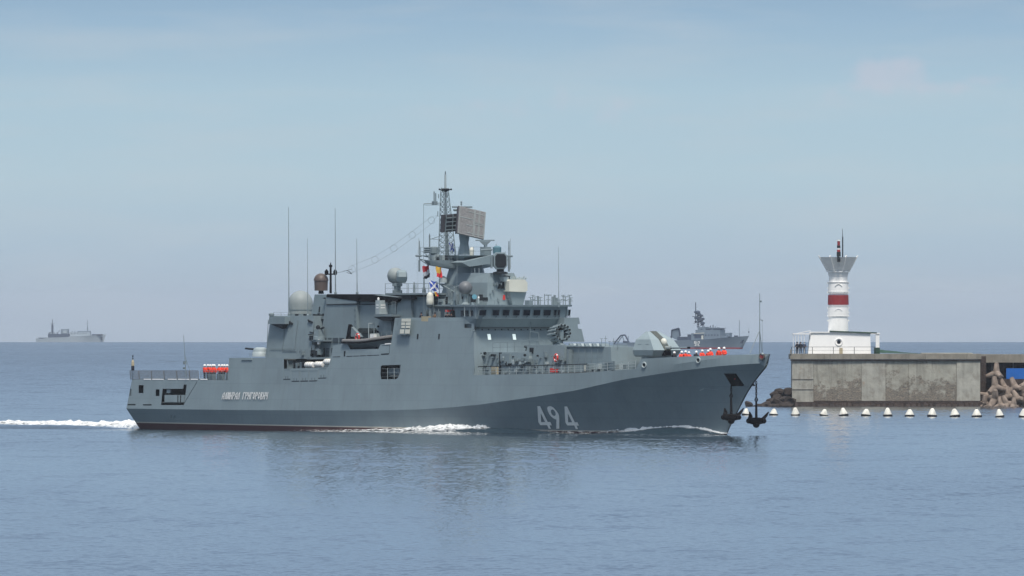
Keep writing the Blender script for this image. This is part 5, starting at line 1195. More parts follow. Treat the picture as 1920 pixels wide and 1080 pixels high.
# anchors hanging from the hawse pipes
def anchor(px, py_top, py_bot, t, label):
    s, _, zt = pt(px, py_top, t=t); zb = pt(px, py_bot, t=t)[2]
    e = empty('anchor', (0, 0, 0)); to_world(e, s, t, zb, rad(25)); H = zt - zb
    mb = MB(); mb.tube((0, 0, .55), (0, 0, 2.7), .17, .12, 8); mb.torus((0, 0, 2.85), .2, .06, (0, 1, 0), 12, 6); mb.build('shank', M['rust'], e)
    z = 3.0; k = 0; cmesh = MB()
    cmesh.torus((0, 0, 0), .13, .055, (0, 1, 0), 10, 5); cme = cmesh.mesh('chain_link', M['rust'])
    while z < H:
        o = link('chain_link', cme, e); o.location = (0, 0, z); o.scale = (.8, .8, 1.5); o.rotation_euler = (0, 0, rad(90 * (k % 2))); z += .30; k += 1
    mb = MB(); mb.lathe((0, 0, .35), [(.35, -.75), (.42, -.4), (.42, .4), (.35, .75)], 10, (1, 0, 0)); mb.box(-1.05, 1.05, -.22, .22, .05, .55, (.2, .2, .05, .05)); mb.sphere((-1.05, 0, .36), .30, 8, 6); mb.sphere((1.05, 0, .36), .30, 8, 6); mb.sphere((0, 0, -.05), .42, 10, 6); mb.build('crown', M['rust'], e)
    for sg in (-1, 1):
        mb = MB(); mb.rings([[(sg * .8 + a, b - .12, .45) for a, b in ((-.28, -.16), (.28, -.16), (.28, .16), (-.28, .16))], [(sg * 1.0 + a, b + .45, .95) for a, b in ((-.2, -.12), (.2, -.12), (.2, .12), (-.2, .12))], [(sg * 1.28 + a, b + .7, 1.45) for a, b in ((-.05, -.05), (.05, -.05), (.05, .05), (-.05, .05))]])
        mb.build('fluke', M['rust'], e)
    tag(e, label, 'anchor')
M['rust'] = mat('dark_rusty_iron', (0.006, 0.005, 0.005), 0.95, var=0.4, scale=3, spec=0.15)
anchor(1371, 722, 788, side(1373, 722)[1] + .22, 'dark anchor on its chain hanging from the near bow pocket')
anchor(1418, 714, 795, -2.55, 'dark anchor on its chain hanging on the far side of the bow')
# pocket behind the near anchor
pk = [(1372, 724), (1397, 724), (1380, 700.3), (1357, 700.3)]
q = [side(*p) for p in pk]
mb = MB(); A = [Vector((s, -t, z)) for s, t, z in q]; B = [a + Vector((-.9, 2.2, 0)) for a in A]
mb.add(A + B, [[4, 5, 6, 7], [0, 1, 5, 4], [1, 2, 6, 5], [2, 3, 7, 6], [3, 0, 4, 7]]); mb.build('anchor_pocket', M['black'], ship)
c = (A[0] + A[1] + A[2] + A[3]) / 4; MB().sphere(c + Vector((0, .1, .1)), .1, 8, 6).build('pocket_lamp', M['darkred'], ship)

# inflatable boat on its cradle
def rib():
    e = empty('inflatable_boat', (0, 0, 0)); s0 = pt(657, 650, t=5.6)[0]; s1 = s0 + 8.9; z0 = pt(657, 656, t=5.6)[2]
    to_world(e, s0, 5.5, z0)
    L = s1 - s0; st = []
    for k in range(13):
        f = k / 12; w = 1.15 * (1 - max(0, (f - .55) / .45) ** 2.2); sheer = 1.0 + .55 * max(0, (f - .35) / .65) ** 1.6; keel = .05 + .9 * max(0, (f - .6) / .4) ** 2
        st.append([(f * L, -w, sheer), (f * L, -w * .85, sheer - .35 * (1 - f * .3)), (f * L, 0, keel), (f * L, w * .85, sheer - .35 * (1 - f * .3)), (f * L, w, sheer)])
    MB().rings(st).build('hull', M['paint2'], e, smooth=30)
    for sg in (-1, 1):
        mb = MB(); ps = [Vector((q[0][0], sg * abs(q[0][1]), q[0][2] + .05)) for q in st]
        for a, b in zip(ps[:-1], ps[1:]): mb.tube(a, b, .27, .27, 10, True)
        mb.build('inflatable_tube', M['rubber'], e, smooth=50)
        mb = MB(); mb.path([p + Vector((0, sg * .24, -.17)) for p in ps], .11, 6); mb.build('rubbing_strake', M['black'], e)
    b = MB(); b.box(4.4, 5.8, -.45, .45, .8, 2.0, (.1, .35, .1, .1)); b.build('console', M['dome'], e)
    b = MB(); b.box(4.9, 5.7, -.62, -.2, 1.45, 1.9); b.build('seat', M['white'], e)
    b = MB(); b.tube((4.3, -.4, 1.2), (4.3, -.4, 3.2), .05); b.tube((4.3, .4, 1.2), (4.3, .4, 3.2), .05); b.tube((4.3, -.4, 3.2), (4.3, .4, 3.2), .05); b.build('arch', M['pale'], e)
    b = MB(); b.box(1.3, 4.0, -.5, .5, 1.0, 1.5, (.2, .2, .1, .1)); b.build('seat', M['dark'], e)
    b = MB(); b.box(-.3, .35, -.35, .35, .9, 1.9, (.1, .15, .1, .1)); b.box(-.25, .05, -.1, .1, -.1, 1.0); b.build('outboard_motor', M['black'], e)
    b = MB(); b.hexa([(-.9, -.25, .9), (-.2, -.25, .2), (.1, -.25, 2.9), (-.2, -.25, 3.1)], [(-.9, .2, .9), (-.2, .2, .2), (.1, .2, 2.9), (-.2, .2, 3.1)]); b.build('folded_cover', M['black'], e)
    b = MB(); b.hexa([(.2, -.2, 1.6), (2.3, -.2, 1.6), (.35, -.2, 2.8)], [(.2, .2, 1.6), (2.3, .2, 1.6), (.35, .2, 2.8)]); b.build('spray_hood', M['paint2'], e)
    tag(e, 'grey rigid inflatable boat with black rubbing strake stowed in the side bay', 'boat')
    # cradle and canopy bag behind it
    side_poly([(658, 657), (709, 656.4), (704, 651), (663, 652)], 6.0, 4.6).build('boat_cradle', M['dark'], ship)
    side_poly([(671, 624), (697, 624), (698.5, 619), (696, 615.3), (673, 615.3), (671, 618)], 4.9, 4.2).build('canvas_bag', M['bag'], ship)
    side_poly([(716, 590), (733, 589), (734, 640), (720, 641)], 4.8, 4.2).build('boat_bay_frame', M['paint2'], ship)
    for x, y in ((709, 612), (708, 622)): MB().sphere(SH.L(x, y, t=4.4), .13, 8, 6).build('lamp', M['dark'], ship)
    rail([SH.L(715, 644, t=5.6), SH.L(734, 643, t=5.6)], 1.4, 2, .03, 1.0)
M['bag'] = mat('dark_green_canvas', (0.022, 0.034, 0.036), 0.9, var=0.2)
rib()

# flags
def flag(px, py, w, h, t, fn, label, rot=0.0, drop=0.25, tilt=0.0):
    s, _, z = pt(px, py, t=t); e_dir = Vector((1, .15, 0)); nx, nz_ = 18, 14; mb = MB(); mats = [M['flagwhite'], M['blue'], M['flagred'], M['yellow'], M['navy']]
    vs = []
    for j in range(nz_ + 1):
        for i in range(nx + 1):
            u = i / nx; v = j / nz_; x = u * w * (1 - .1 * v) - .08 * math.sin(v * 5 + 1); y = .10 * math.sin(u * 7 + v * 3) * (.3 + u); zz = -v * h - drop * u * u * h + tilt * u + .05 * math.sin(u * 9)
            vs.append((x, y, zz))
    fs = []; ms = []
    for j in range(nz_):
        for i in range(nx):
            a = j * (nx + 1) + i; fs.append([a, a + 1, a + nx + 2, a + nx + 1]); ms.append(fn((i + .5) / nx, (j + .5) / nz_))
    mb.add(vs, fs); mb.m = ms
    me = bpy.data.meshes.new('flag'); me.from_pydata(mb.v, [], mb.f)
    for m_ in mats: me.materials.append(m_)
    me.polygons.foreach_set('material_index', ms); me.polygons.foreach_set('use_smooth', [True] * len(ms))
    o = link('flag', me, None, label=label, cat='flag', group='signal flags'); o.location = SH.W(s, t, z); o.rotation_euler = (0, 0, rot); return o
flag(793, 499, .85, 1.55, 5.4, lambda u, v: 2 if v < .42 + .2 * (.5 - u) else (0 if v < .74 + .2 * (.5 - u) else 4), 'red, white and black signal flag below the starboard yard end', 0.2, -.1)
flag(818, 500, .75, 1.25, 5.2, lambda u, v: 3 if v < 1 - u * .3 - .25 and u < .9 - .1 * v and v < .75 - .35 * (1 - u) + .2 else 2, 'yellow and red signal flag under the mast yard', 0.3, 0.1)
flag(806, 526.5, 1.05, 1.15, 5.5, lambda u, v: 0 if (abs(u - v) < .13 or abs(u - (1 - v)) < .13) else 1, 'blue flag with white diagonal cross beside the mast', 0.1, 0.15)
flag(815.5, 547, .38, .55, 5.3, lambda u, v: 3 if u < .55 else 2, 'small yellow and red flag above the cream radome', 0.3, 0.1)
flag(843, 455, .55, 1.05, .8, lambda u, v: 1 if (abs(u - v) < .14 or abs(u - (1 - v)) < .14) else 0, 'white flag with blue diagonal cross on the lattice mast', 0.1, 0.1)
# marker buoy on the stern rail
s, t, z = pt(249, 692, t=6.6)
e = empty('marker_buoy', SH.W(s, t, z - .5), 0, label='small yellow and black marker buoy standing on the stern rail', cat='marker buoy')
MB().lathe((0, 0, .35), [(.2, 0), (.2, .5), (.16, .55)], 12).build('lower_band', M['navy'], e); MB().lathe((0, 0, .9), [(.19, 0), (.2, .1), (.17, .5), (.08, .75)], 12).build('float', M['tan'], e); MB().tube((0, 0, 1.6), (0, 0, 2.0), .03).build('staff', M['navy'], e)

# ================================================================== wake and bow wave
def foam_material():
    m = bpy.data.materials.new('sea_foam'); m.use_nodes = True; nt = m.node_tree; N = nt.nodes; Lk = nt.links; p = N['Principled BSDF']
    p.inputs['Base Color'].default_value = (.88, .90, .90, 1); p.inputs['Roughness'].default_value = .9
    g = N.new('ShaderNodeNewGeometry'); mp = N.new('ShaderNodeMapping'); mp.inputs['Scale'].default_value = (1.3, 1.3, 5.0); Lk.new(g.outputs['Position'], mp.inputs[0])
    n = N.new('ShaderNodeTexNoise'); n.inputs['Scale'].default_value = 1.0; n.inputs['Detail'].default_value = 6; n.inputs['Roughness'].default_value = .78; Lk.new(mp.outputs[0], n.inputs['Vector'])
    at = N.new('ShaderNodeAttribute'); at.attribute_name = 'cover'
    ad = N.new('ShaderNodeMath'); ad.operation = 'ADD'; Lk.new(n.outputs[0], ad.inputs[0]); Lk.new(at.outputs['Fac'], ad.inputs[1])
    mr = N.new('ShaderNodeMapRange'); mr.inputs[1].default_value = .88; mr.inputs[2].default_value = 1.05; Lk.new(ad.outputs[0], mr.inputs[0])
    Lk.new(mr.outputs[0], p.inputs['Alpha'])
    bp = N.new('ShaderNodeBump'); bp.inputs['Strength'].default_value = .8; bp.inputs['Distance'].default_value = .3; Lk.new(n.outputs[0], bp.inputs['Height']); Lk.new(bp.outputs[0], p.inputs['Normal'])
    return m
M['foam'] = foam_material()
def ribbon(name, line, prof, m, ncross=12, seed=0, jag=0.0, cover=None, parent=None):
    """line: list of (s, t0, t1, height, cover); a rounded ridge across from t0 (near) to t1 (far)"""
    vs = []; cov = []; n = len(line)
    for i, (s, ta, tb, h, c) in enumerate(line):
        for j in range(ncross + 1):
            f = j / ncross; t = ta + (tb - ta) * f; w = SH.W(s, t, 0)
            nz_ = noise.noise(Vector((s * .9 + seed, t * 1.3, seed))) * .5 + noise.noise(Vector((s * 2.7 + seed, t * 3, 7))) * .3
            hh = prof(f) * h * (1 + jag * nz_ * 1.6)
            vs.append((w.x, w.y, sea_z(w.x, w.y) + .012 + max(hh, 0))); cov.append(c * (1.0 if cover is None else cover(f)))
    fs = [[i * (ncross + 1) + j, i * (ncross + 1) + j + 1, (i + 1) * (ncross + 1) + j + 1, (i + 1) * (ncross + 1) + j] for i in range(n - 1) for j in range(ncross)]
    me = bpy.data.meshes.new(name); me.from_pydata(vs, [], fs); me.materials.append(m)
    at = me.attributes.new('cover', 'FLOAT', 'POINT'); at.data.foreach_set('value', cov)
    me.polygons.foreach_set('use_smooth', [True] * len(fs)); return link(name, me, None, kind='stuff')
def wl(s): return hull_w(u_of(s, 0), 0.2)
def srange(a, b, d):
    n = max(2, int((b - a) / d)); return [a + (b - a) * i / n for i in range(n + 1)]
hump = lambda f: math.sin(math.pi * min(1, f)) ** 1.0
rise = lambda f: (1 - math.cos(math.pi * min(1, f * 1.15))) / 2 if f < .87 else 1.0
# water heaped along the bow, trough and second crest, seen dark from ahead
def crest(s):   # height of water piled at the hull side
    return lerp_table([(30, .02), (50, .10), (64, .45), (74, .62), (82, .55), (90, .10), (96, .05), (100, .25), (106, .85), (109, .95), (112, .75), (115, .25), (116.6, .03)], s)
ribbon('bow_wave', [(s, wl(s) + 3.6, wl(s) - .8, crest(s), 1) for s in srange(34, 116.3, .5)], rise, M['sea'], 14, 3, .12)
# foam on the bow crest
ribbon('bow_foam', [(s, wl(s) + .75, wl(s) - .5, crest(s) + .16 + .42 * math.sin(math.pi * min(1, max(0, (s - 95) / 21))), lerp_table([(92, .40), (98, .58), (103, .98), (109, 1.05), (112, .85), (116, .75)], s)) for s in srange(92, 116.6, .15)], lambda f: min(1, f * 1.6), M['foam'], 8, 9, .5, lambda f: .5 + .55 * f)
# broken foam amidships
ribbon('side_foam', [(s, wl(s) + lerp_table([(34, .6), (50, 1.2), (62, 3.2), (74, 1.0)], s), wl(s) - .4, lerp_table([(34, .06), (48, .2), (60, .35), (70, .85), (75.5, .8), (79, .2)], s), lerp_table([(34, .33), (42, .5), (56, .54), (69, .70), (75, .74), (79, .42)], s)) for s in srange(34, 79.2, .15)], lambda f: min(1, f * 2.0) ** .7, M['foam'], 10, 21, .55, lambda f: .62 + .4 * f)
ribbon('side_foam', [(s, wl(s) + 5.5, wl(s) + 1.0, .10, .42) for s in srange(48, 76, .3)], hump, M['foam'], 10, 33, .5)
ribbon('side_foam', [(s, wl(s) + 1.4, wl(s) - .3, .30, .40) for s in srange(80, 95, .2)], rise, M['foam'], 8, 41, .6)
# churned stern wake running away aft
ribbon('stern_wake', [(s, 4.5 + (1.2 - s) * .05, -4 - (1.2 - s) * .05, lerp_table([(-95, .52), (-40, .60), (-12, .66), (-3, 1.1), (1.2, .9)], s), lerp_table([(-95, .44), (-30, .54), (-6, .66), (0, .85)], s)) for s in srange(-95, 1.0, .3)], lambda f: hump(f) ** .6, M['foam'], 24, 55, .75, lambda f: .62 + .4 * math.sin(math.pi * f))
ribbon('stern_swell', [(s, 12 + (1 - s) * .16, 5.5 + (1 - s) * .10, .42 * min(1, (6 - s) / 14), 1) for s in srange(-95, 5, .6)], hump, M['sea'], 14, 77, .2)

# ================================================================== floats before the pier
buoy0 = None
M['floatw'] = mat('creamy_white_float', (.74, .72, .64), .6, var=.14, scale=.8, streak=.35)
M['floatdark'] = mat('dark_float_base', (0.03, 0.03, 0.032), 0.6, var=.2)
for i, (px, py, r) in enumerate(((1398, 778.6, .52), (1450.5, 778.8, .6), (1491.5, 779.2, .62), (1544.5, 779.8, .58), (1582, 780, .66), (1623.5, 780.3, .64), (1664.5, 780.6, .64), (1705.5, 781, .66), (1747.5, 781.4, .66), (1790.5, 781.8, .66), (1831.5, 782, .66), (1874.5, 782.4, .62), (1919, 782.6, .64))):
    Y = 2140 - i * 4
    # distance at which the sea surface is seen on this row
    dd = (py - Y0) / FPX; Y = (dd - math.sqrt(max(dd * dd - 2 * CAM_H / RE, 0))) * RE
    x = (px - 960) / FPX * Y
    if buoy0 is None:
        e = empty('float', (0, 0, 0)); MB().lathe((0, 0, 0), [(.5, -.2), (.68, -.02), (.70, .20), (.66, .24)], 20).build('base', M['floatdark'], e, smooth=40)
        MB().lathe((0, 0, .24), [(.60, 0), (.57, .12), (.38, .52), (.26, .74), (.14, .86), (.02, .89)], 20).build('cone', M['floatw'], e, smooth=50); MB().lathe((0, 0, 1.11), [(.07, 0), (.07, .12), (.03, .15)], 8).build('lifting_eye', M['floatdark'], e); buoy0 = e
    else: e = copy_tree(buoy0)
    e.location = (x, Y, sea_z(x, Y)); e.scale = (r / .62,) * 3; e.rotation_euler = (rad(random.uniform(-8, 8)), rad(random.uniform(-8, 8)), random.uniform(0, 6)); e.scale = (r / .62 * random.uniform(.9, 1.04), r / .62 * random.uniform(.9, 1.04), r / .62 * random.uniform(.86, 1.06))
    tag(e, 'white conical float with dark base, %s from the left in the row before the pier' % ORD[i], 'float', 'white floats in a row before the pier')

# ================================================================== pier
PY = 2365.0
PZ = sea_z(0, PY)
def X(px, Y=PY): return (px - 960) / FPX * Y
def Z(py, Y=PY): return CAM_H - (py - Y0) / FPX * Y
def conc(name, col, stain=.6, brick=0.0):
    m = mat(name, col, .85, var=.22, scale=.5, bump=.5, bscale=1.6)
    nt = m.node_tree; N = nt.nodes; Lk = nt.links; p = N['Principled BSDF']; prev = p.inputs['Base Color'].links[0].from_socket; tc = N.new('ShaderNodeTexCoord')
    def layer(prev, scale, vec, lo, hi, colr, amt):
        mp = N.new('ShaderNodeMapping'); mp.inputs['Scale'].default_value = vec; Lk.new(tc.outputs['Object'], mp.inputs[0])
        n = N.new('ShaderNodeTexNoise'); n.inputs['Scale'].default_value = scale; n.inputs['Detail'].default_value = 7; n.inputs['Roughness'].default_value = .62; Lk.new(mp.outputs[0], n.inputs['Vector'])
        r = N.new('ShaderNodeMapRange'); r.inputs[1].default_value = lo; r.inputs[2].default_value = hi; r.inputs[4].default_value = amt; Lk.new(n.outputs[0], r.inputs[0])
        x = N.new('ShaderNodeMixRGB'); Lk.new(r.outputs[0], x.inputs[0]); Lk.new(prev, x.inputs[1]); x.inputs[2].default_value = colr + (1,); return x.outputs[0], r.outputs[0]
    c, _ = layer(prev, 1.0, (1.6, 1.6, .10), .50, .70, (.10, .095, .08), stain)      # run-off streaks
    c, _ = layer(c, 1.1, (1, 1, .8), .50, .66, (.20, .175, .14), .5)
    c, _ = layer(c, 2.2, (1, 1, 1), .62, .72, (.07, .06, .05), .6)
    c, _ = layer(c, .9, (1, 1, .8), .66, .74, (.36, .24, .16), .5)
    if brick:
        bt = N.new('ShaderNodeTexBrick'); bt.inputs['Scale'].default_value = 1.0; bt.inputs['Brick Width'].default_value = .55; bt.inputs['Row Height'].default_value = .22; bt.inputs['Mortar Size'].default_value = .03
        sx = N.new('ShaderNodeSeparateXYZ'); cx = N.new('ShaderNodeCombineXYZ'); Lk.new(tc.outputs['Object'], sx.inputs[0]); Lk.new(sx.outputs['X'], cx.inputs[0]); Lk.new(sx.outputs['Z'], cx.inputs[1]); nd = N.new('ShaderNodeTexNoise'); nd.inputs['Scale'].default_value = 1.4; nd.inputs['Detail'].default_value = 3; Lk.new(tc.outputs['Object'], nd.inputs['Vector']); nm_ = N.new('ShaderNodeVectorMath'); nm_.operation = 'MULTIPLY_ADD'; Lk.new(nd.outputs['Color'], nm_.inputs[0]); nm_.inputs[1].default_value = (.9, .9, 0); Lk.new(cx.outputs[0], nm_.inputs[2]); Lk.new(nm_.outputs[0], bt.inputs['Vector'])
        bt.inputs['Color1'].default_value = (.26, .21, .16, 1); bt.inputs['Color2'].default_value = (.17, .15, .12, 1); bt.inputs['Mortar'].default_value = (.07, .065, .06, 1)
        n = N.new('ShaderNodeTexNoise'); n.inputs['Scale'].default_value = .6; n.inputs['Detail'].default_value = 9; n.inputs['Roughness'].default_value = .7; Lk.new(tc.outputs['Object'], n.inputs['Vector'])
        # plaster has fallen off mostly in the lower half
        zr = N.new('ShaderNodeMapRange'); zr.inputs[1].default_value = 1.0; zr.inputs[2].default_value = 6.0; zr.inputs[3].default_value = .14; zr.inputs[4].default_value = -.16; Lk.new(sx.outputs['Z'], zr.inputs[0])
        a = N.new('ShaderNodeMath'); a.operation = 'ADD'; Lk.new(n.outputs[0], a.inputs[0]); Lk.new(zr.outputs[0], a.inputs[1])
        r = N.new('ShaderNodeMapRange'); r.inputs[1].default_value = .47; r.inputs[2].default_value = .53; r.inputs[4].default_value = .85 * brick; Lk.new(a.outputs[0], r.inputs[0])
        x = N.new('ShaderNodeMixRGB'); Lk.new(r.outputs[0], x.inputs[0]); Lk.new(c, x.inputs[1]); Lk.new(bt.outputs[0], x.inputs[2]); c = x.outputs[0]
    Lk.new(c, p.inputs['Base Color']); return m
M['conc'] = conc('weathered_concrete', (.33, .32, .27), .6, 1.0)
M['conc2'] = conc('smooth_concrete', (.38, .37, .32), .35)
M['cap'] = conc('coping_concrete', (.25, .23, .19), .5)
M['weed_shade'] = mat('seaweed_and_shade_dark_stone', (.045, .030, .024), .8, var=.5, scale=1.2, bump=.6)  # seaweed on the footing; higher up its dark stands in for shade
M['rock'] = mat('dark_brown_rock', (.030, .022, .018), .95, var=.5, scale=1.0, bump=.8, bscale=2)
M['tetra'] = mat('tetrapod_concrete', (.23, .18, .145), .85, var=.45, scale=.9, streak=.55, bump=.4, bscale=2)
M['green'] = mat('green_tarpaulin', (.018, .055, .035), .8, var=.3, scale=.8)
M['bluec'] = mat('bright_blue_sheet', (.008, .13, .48), .5, var=.08)
M['lwhite'] = mat('lighthouse_whitewash', (.90, .89, .86), .7, var=.03, scale=.7, streak=.05)
M['lcream'] = mat('lighthouse_cream', (.84, .83, .80), .7, var=.05, scale=.8, streak=.12)
def pier():
    e = empty('pier', (X(1660), PY + 6, PZ), 0, label='long weathered concrete pier head with stained wall carrying the lighthouse', cat='pier')
    def B(x0, x1, y0, y1, d0, d1, name, m, ins=(0, 0, 0, 0)):
        return MB().box(X(x0) - e.location.x, X(x1) - e.location.x, d0 - 6, d1 - 6, Z(y1) - PZ, Z(y0) - PZ, ins).build(name, M[m], e)
    B(1486, 1838, 676, 764, .25, 13, 'core', 'cap')
    edges = [1485, 1525.3, 1569.6, 1615.5, 1660.5, 1703.5, 1747.5, 1793.5, 1838]
    for i, (a, b) in enumerate(zip(edges[:-1], edges[1:])):
        B(a + .25, b - .25, 674, 753.5, (0, .06, .03, -.02, .05, .02, .05, -.08)[i], .6, 'wall_panel', 'conc2' if i in (0, 3, 7) else 'conc')
    for i, (a, b) in enumerate(((1481.5, 1545), (1545.4, 1640), (1640.4, 1735), (1735.4, 1840))):
        B(a, b, 663.5, 673.5, -.35, 13.3, 'coping', 'cap')
    B(1482, 1841, 673.7, 676.5, -.25, .3, 'coping_shade_strip', 'weed_shade')  # dark strip puts the shade under the coping into colour
    B(1481.5, 1484, 655, 663.3, -.5, -.2, 'kerb', 'cap')
    B(1480, 1842, 753.7, 763.5, -.7, 1, 'footing', 'weed_shade')
    for a, b, y in ((1485.4, 1525, 711), (1485.4, 1525, 730), (1793.8, 1837.6, 713)): B(a, b, y, y + .5, -.075, .1, 'joint', 'weed_shade')
    random.seed(4)
    for k in range(34):
        x = 1478 + k * 11; B(x, x + random.uniform(6, 12), random.uniform(755, 758), 764, -1.0 - random.uniform(0, .5), 0, 'footing_stone', 'weed_shade', (.1, .1, .15, 0))
    B(1526, 1838, 751.5, 753.4, -.12, .2, 'tide_line', 'weed_shade')
    # pale slab on top at right, side return
    B(1728, 1824, 661.8, 663.3, 1, 9, 'slab', 'conc2')
pier()
def mole():
    # lower mole running off to the right behind the tetrapods
    e = empty('mole', (X(1900), PY + 12, PZ), 0, label='low shade-dark concrete mole running off to the right behind the tetrapods', cat='mole')
    lx, ly = e.location.x, e.location.y
    def B(x0, x1, y0, y1, d0, d1, name, m): MB().box(X(x0) - lx, X(x1) - lx, d0 - 12, d1 - 12, Z(y1) - PZ, Z(y0) - PZ).build(name, M[m], e)
    B(1838.5, 2040, 664.5, 680, 6, 14, 'parapet', 'cap'); B(1838.5, 2040, 680, 764, 8.5, 14, 'wall', 'weed_shade'); B(1838.5, 1850, 668, 764, 3, 8.4, 'shaded_return_wall', 'weed_shade')  # dark colour of wall and return stands in for their shade
    for k in range(5): B(1862 + k * 40, 1864 + k * 40, 680, 764, 7.6, 8.4, 'buttress', 'cap')
    o = MB().box(-3.2, 3.2, -1.0, 1.0, 0, 1.65).build('storage_container', M['bluec'], None); o.location = (X(1928), PY + 6.9, Z(711)); tag(o, 'bright blue sheet-metal container standing behind the tetrapods', 'container')
    for k in range(14):
        r = MB().box(-3.1 + k * .47, -2.95 + k * .47, -1.06, -1.001, .1, 1.55).build('rib', M['bluec'], o)
    # shelf it stands on
    B(1868, 2040, 711, 764, 5.2, 8.4, 'shelf', 'weed_shade')
mole()

def lighthouse():
    cx = X(1573); cy = PY + 5.0; zt = Z(663.3); e = empty('lighthouse', (cx, cy, zt), 0, label='white lighthouse with one dark red band and flared crown on the pier head', cat='lighthouse')
    Yc = cy; x_ = lambda px: X(px, Yc) - cx; z_ = lambda py: Z(py, Yc) - zt
    # base building with battered walls
    a, b = x_(1514.4), x_(1632); c, d = x_(1518.5), x_(1630.5); zb = 0.0; zr = z_(624)
    MB().hexa([(a, -3.4, zb), (b, -3.4, zb), (b, 3.4, zb), (a, 3.4, zb)], [(c, -3.2, zr), (d, -3.2, zr), (d, 3.2, zr), (c, 3.2, zr)]).build('base_house', M['lwhite'], e)
    MB().hexa([(c - .1, -3.4, zr), (d + .2, -3.4, zr), (d + .2, 3.4, zr), (c - .1, 3.4, zr)], [(c - .1, -3.4, zr + .16), (d + .2, -3.4, zr + .16), (d + .2, 3.4, zr + .16), (c - .1, 3.4, zr + .16)]).build('roof', M['lcream'], e)
    MB().hexa([(x_(1555), -3.5, zr + .17), (x_(1643), -3.5, zr - .12), (x_(1643), 1, zr - .12), (x_(1555), 1, zr + .17)], [(x_(1555), -3.5, zr + .33), (x_(1643), -3.5, zr + .08), (x_(1643), 1, zr + .08), (x_(1555), 1, zr + .33)]).build('roof_cover', M['green'], e)
    # porthole with moulded ring
    pc = Vector((x_(1572), -3.33, z_(641))); f = MB().torus(pc, .52, .10, (0, -1, .05), 24, 6).build('porthole', M['lwhite'], e, smooth=60); MB().lathe(pc + Vector((0, .02, 0)), [(.30, 0), (.30, .05)], 16, (0, -1, 0)).build('pane', M['glass'], f)
    MB().box(x_(1573), x_(1579), -3.62, -3.42, 0.0, .9).build('meter_box', M['tan'], e)
    # shaft: stacked octagonal-round stages
    def st(p0, p1, hw0, hw1, name, m, n=20): 
        MB().lathe((0, 0, 0), [(hw0, z_(p0)), (hw1, z_(p1))], n).build(name, M[m], e, smooth=30)
    u = lambda px: px / FPX * Yc
    st(622, 596, u(19.4), u(18.3), 'shaft_stage', 'lwhite'); st(595.9, 592.5, u(18.6), u(18.6), 'collar', 'lwhite'); st(592.4, 576, u(19.6), u(19.6), 'shaft_stage', 'lwhite'); st(575.9, 571.5, u(18.4), u(18.4), 'shaft_stage', 'lwhite')
    st(571.4, 553.2, u(19.8), u(19.4), 'red_band', 'darkred'); st(553.1, 548, u(18.0), u(18.0), 'shaft_stage', 'lwhite'); st(547.9, 531.5, u(19.2), u(19.0), 'shaft_stage', 'lwhite'); st(531.4, 517, u(17.8), u(17.6), 'shaft_stage', 'lwhite'); st(516.9, 510.5, u(18.8), u(19.2), 'collar', 'lcream'); st(513.6, 513, u(19.3), u(19.3), 'ring_moulding', 'lwhite')
    for py in (536.8, 582.8):   # arched hood mouldings on two stages
        mb = MB(); r = u(19.6)
        for k in range(8):
            a0 = rad(-110 + k * 5 ); a1 = rad(-110 + (k + 1) * 5)
            h0 = .35 * math.sin(math.pi * k / 8); h1 = .35 * math.sin(math.pi * (k + 1) / 8)
            mb.tube((r * math.cos(a0), r * math.sin(a0), z_(py) + h0), (r * math.cos(a1), r * math.sin(a1), z_(py) + h1), .06, n=5)
        mb.build('hood_moulding', M['lcream'], e)
        mb = MB(); mb.lathe((0, 0, 0), [(u(19.9), z_(py + 10.4)), (u(19.9), z_(py + 9.6))], 20); mb.build('ring_moulding', M['lcream'], e)
    for py in (574, 529, 549.5): MB().lathe((0, 0, 0), [(u(20.0), z_(py + .6)), (u(20.0), z_(py - .6))], 20).build('ring_moulding', M['lwhite'], e)
    # little steps down both sides of the shaft
    for sg in (-1, 1):
        for py in (531, 540, 548, 577, 586, 592, 601): MB().box(sg * u(19.3) - .12, sg * u(19.3) + .12, -.25, .25, z_(py + 1.2), z_(py - 1.2)).build('step_iron', M['lwhite'], e)
    # flared crown of eight faces with slits
    nn = 8; R0, R1 = u(21.5), u(37.5); z0, z1 = z_(509), z_(482)
    for k in range(nn):
        a0, a1 = 2 * math.pi * (k - .5 + .02) / nn + math.pi / 8 * 0, 2 * math.pi * (k + .5 - .02) / nn
        def P(r, a, z): return (r * math.cos(a), r * math.sin(a), z)
        MB().hexa([P(R0, a0, z0), P(R0, a1, z0), P(R0 - .3, a1, z0), P(R0 - .3, a0, z0)], [P(R1, a0, z1), P(R1, a1, z1), P(R1 - .25, a1, z1), P(R1 - .25, a0, z1)]).build('crown_face', M['lcream'], e)
        am = a0; r0, r1 = R0 + (R1 - R0) * .45, R0 + (R1 - R0) * .92; za, zb_ = z0 + (z1 - z0) * .45, z0 + (z1 - z0) * .92; d = .02
        MB().hexa([P(r0 + .03, am - .035, za), P(r0 + .03, am + .005, za), P(r0 - .1, am + .005, za), P(r0 - .1, am - .035, za)], [P(r1 + .04, am - .03, zb_), P(r1 + .04, am + .005, zb_), P(r1 - .1, am + .005, zb_), P(r1 - .1, am - .03, zb_)]).build('slit', M['dark'], e)
    for k in range(nn):
        am = 2 * math.pi * (k - .5) / nn
        MB().tube((R0 * math.cos(am), R0 * math.sin(am), z0), ((R1 + .18) * math.cos(am), (R1 + .18) * math.sin(am), z1 + .22), .14, .07, 5).build('crown_rib', M['lwhite'], e)
    MB().box(-.22, .22, -R1 - .02, -R1 + .5, z1 - .75, z1 + .02).build('crown_gate', M['dark'], e)
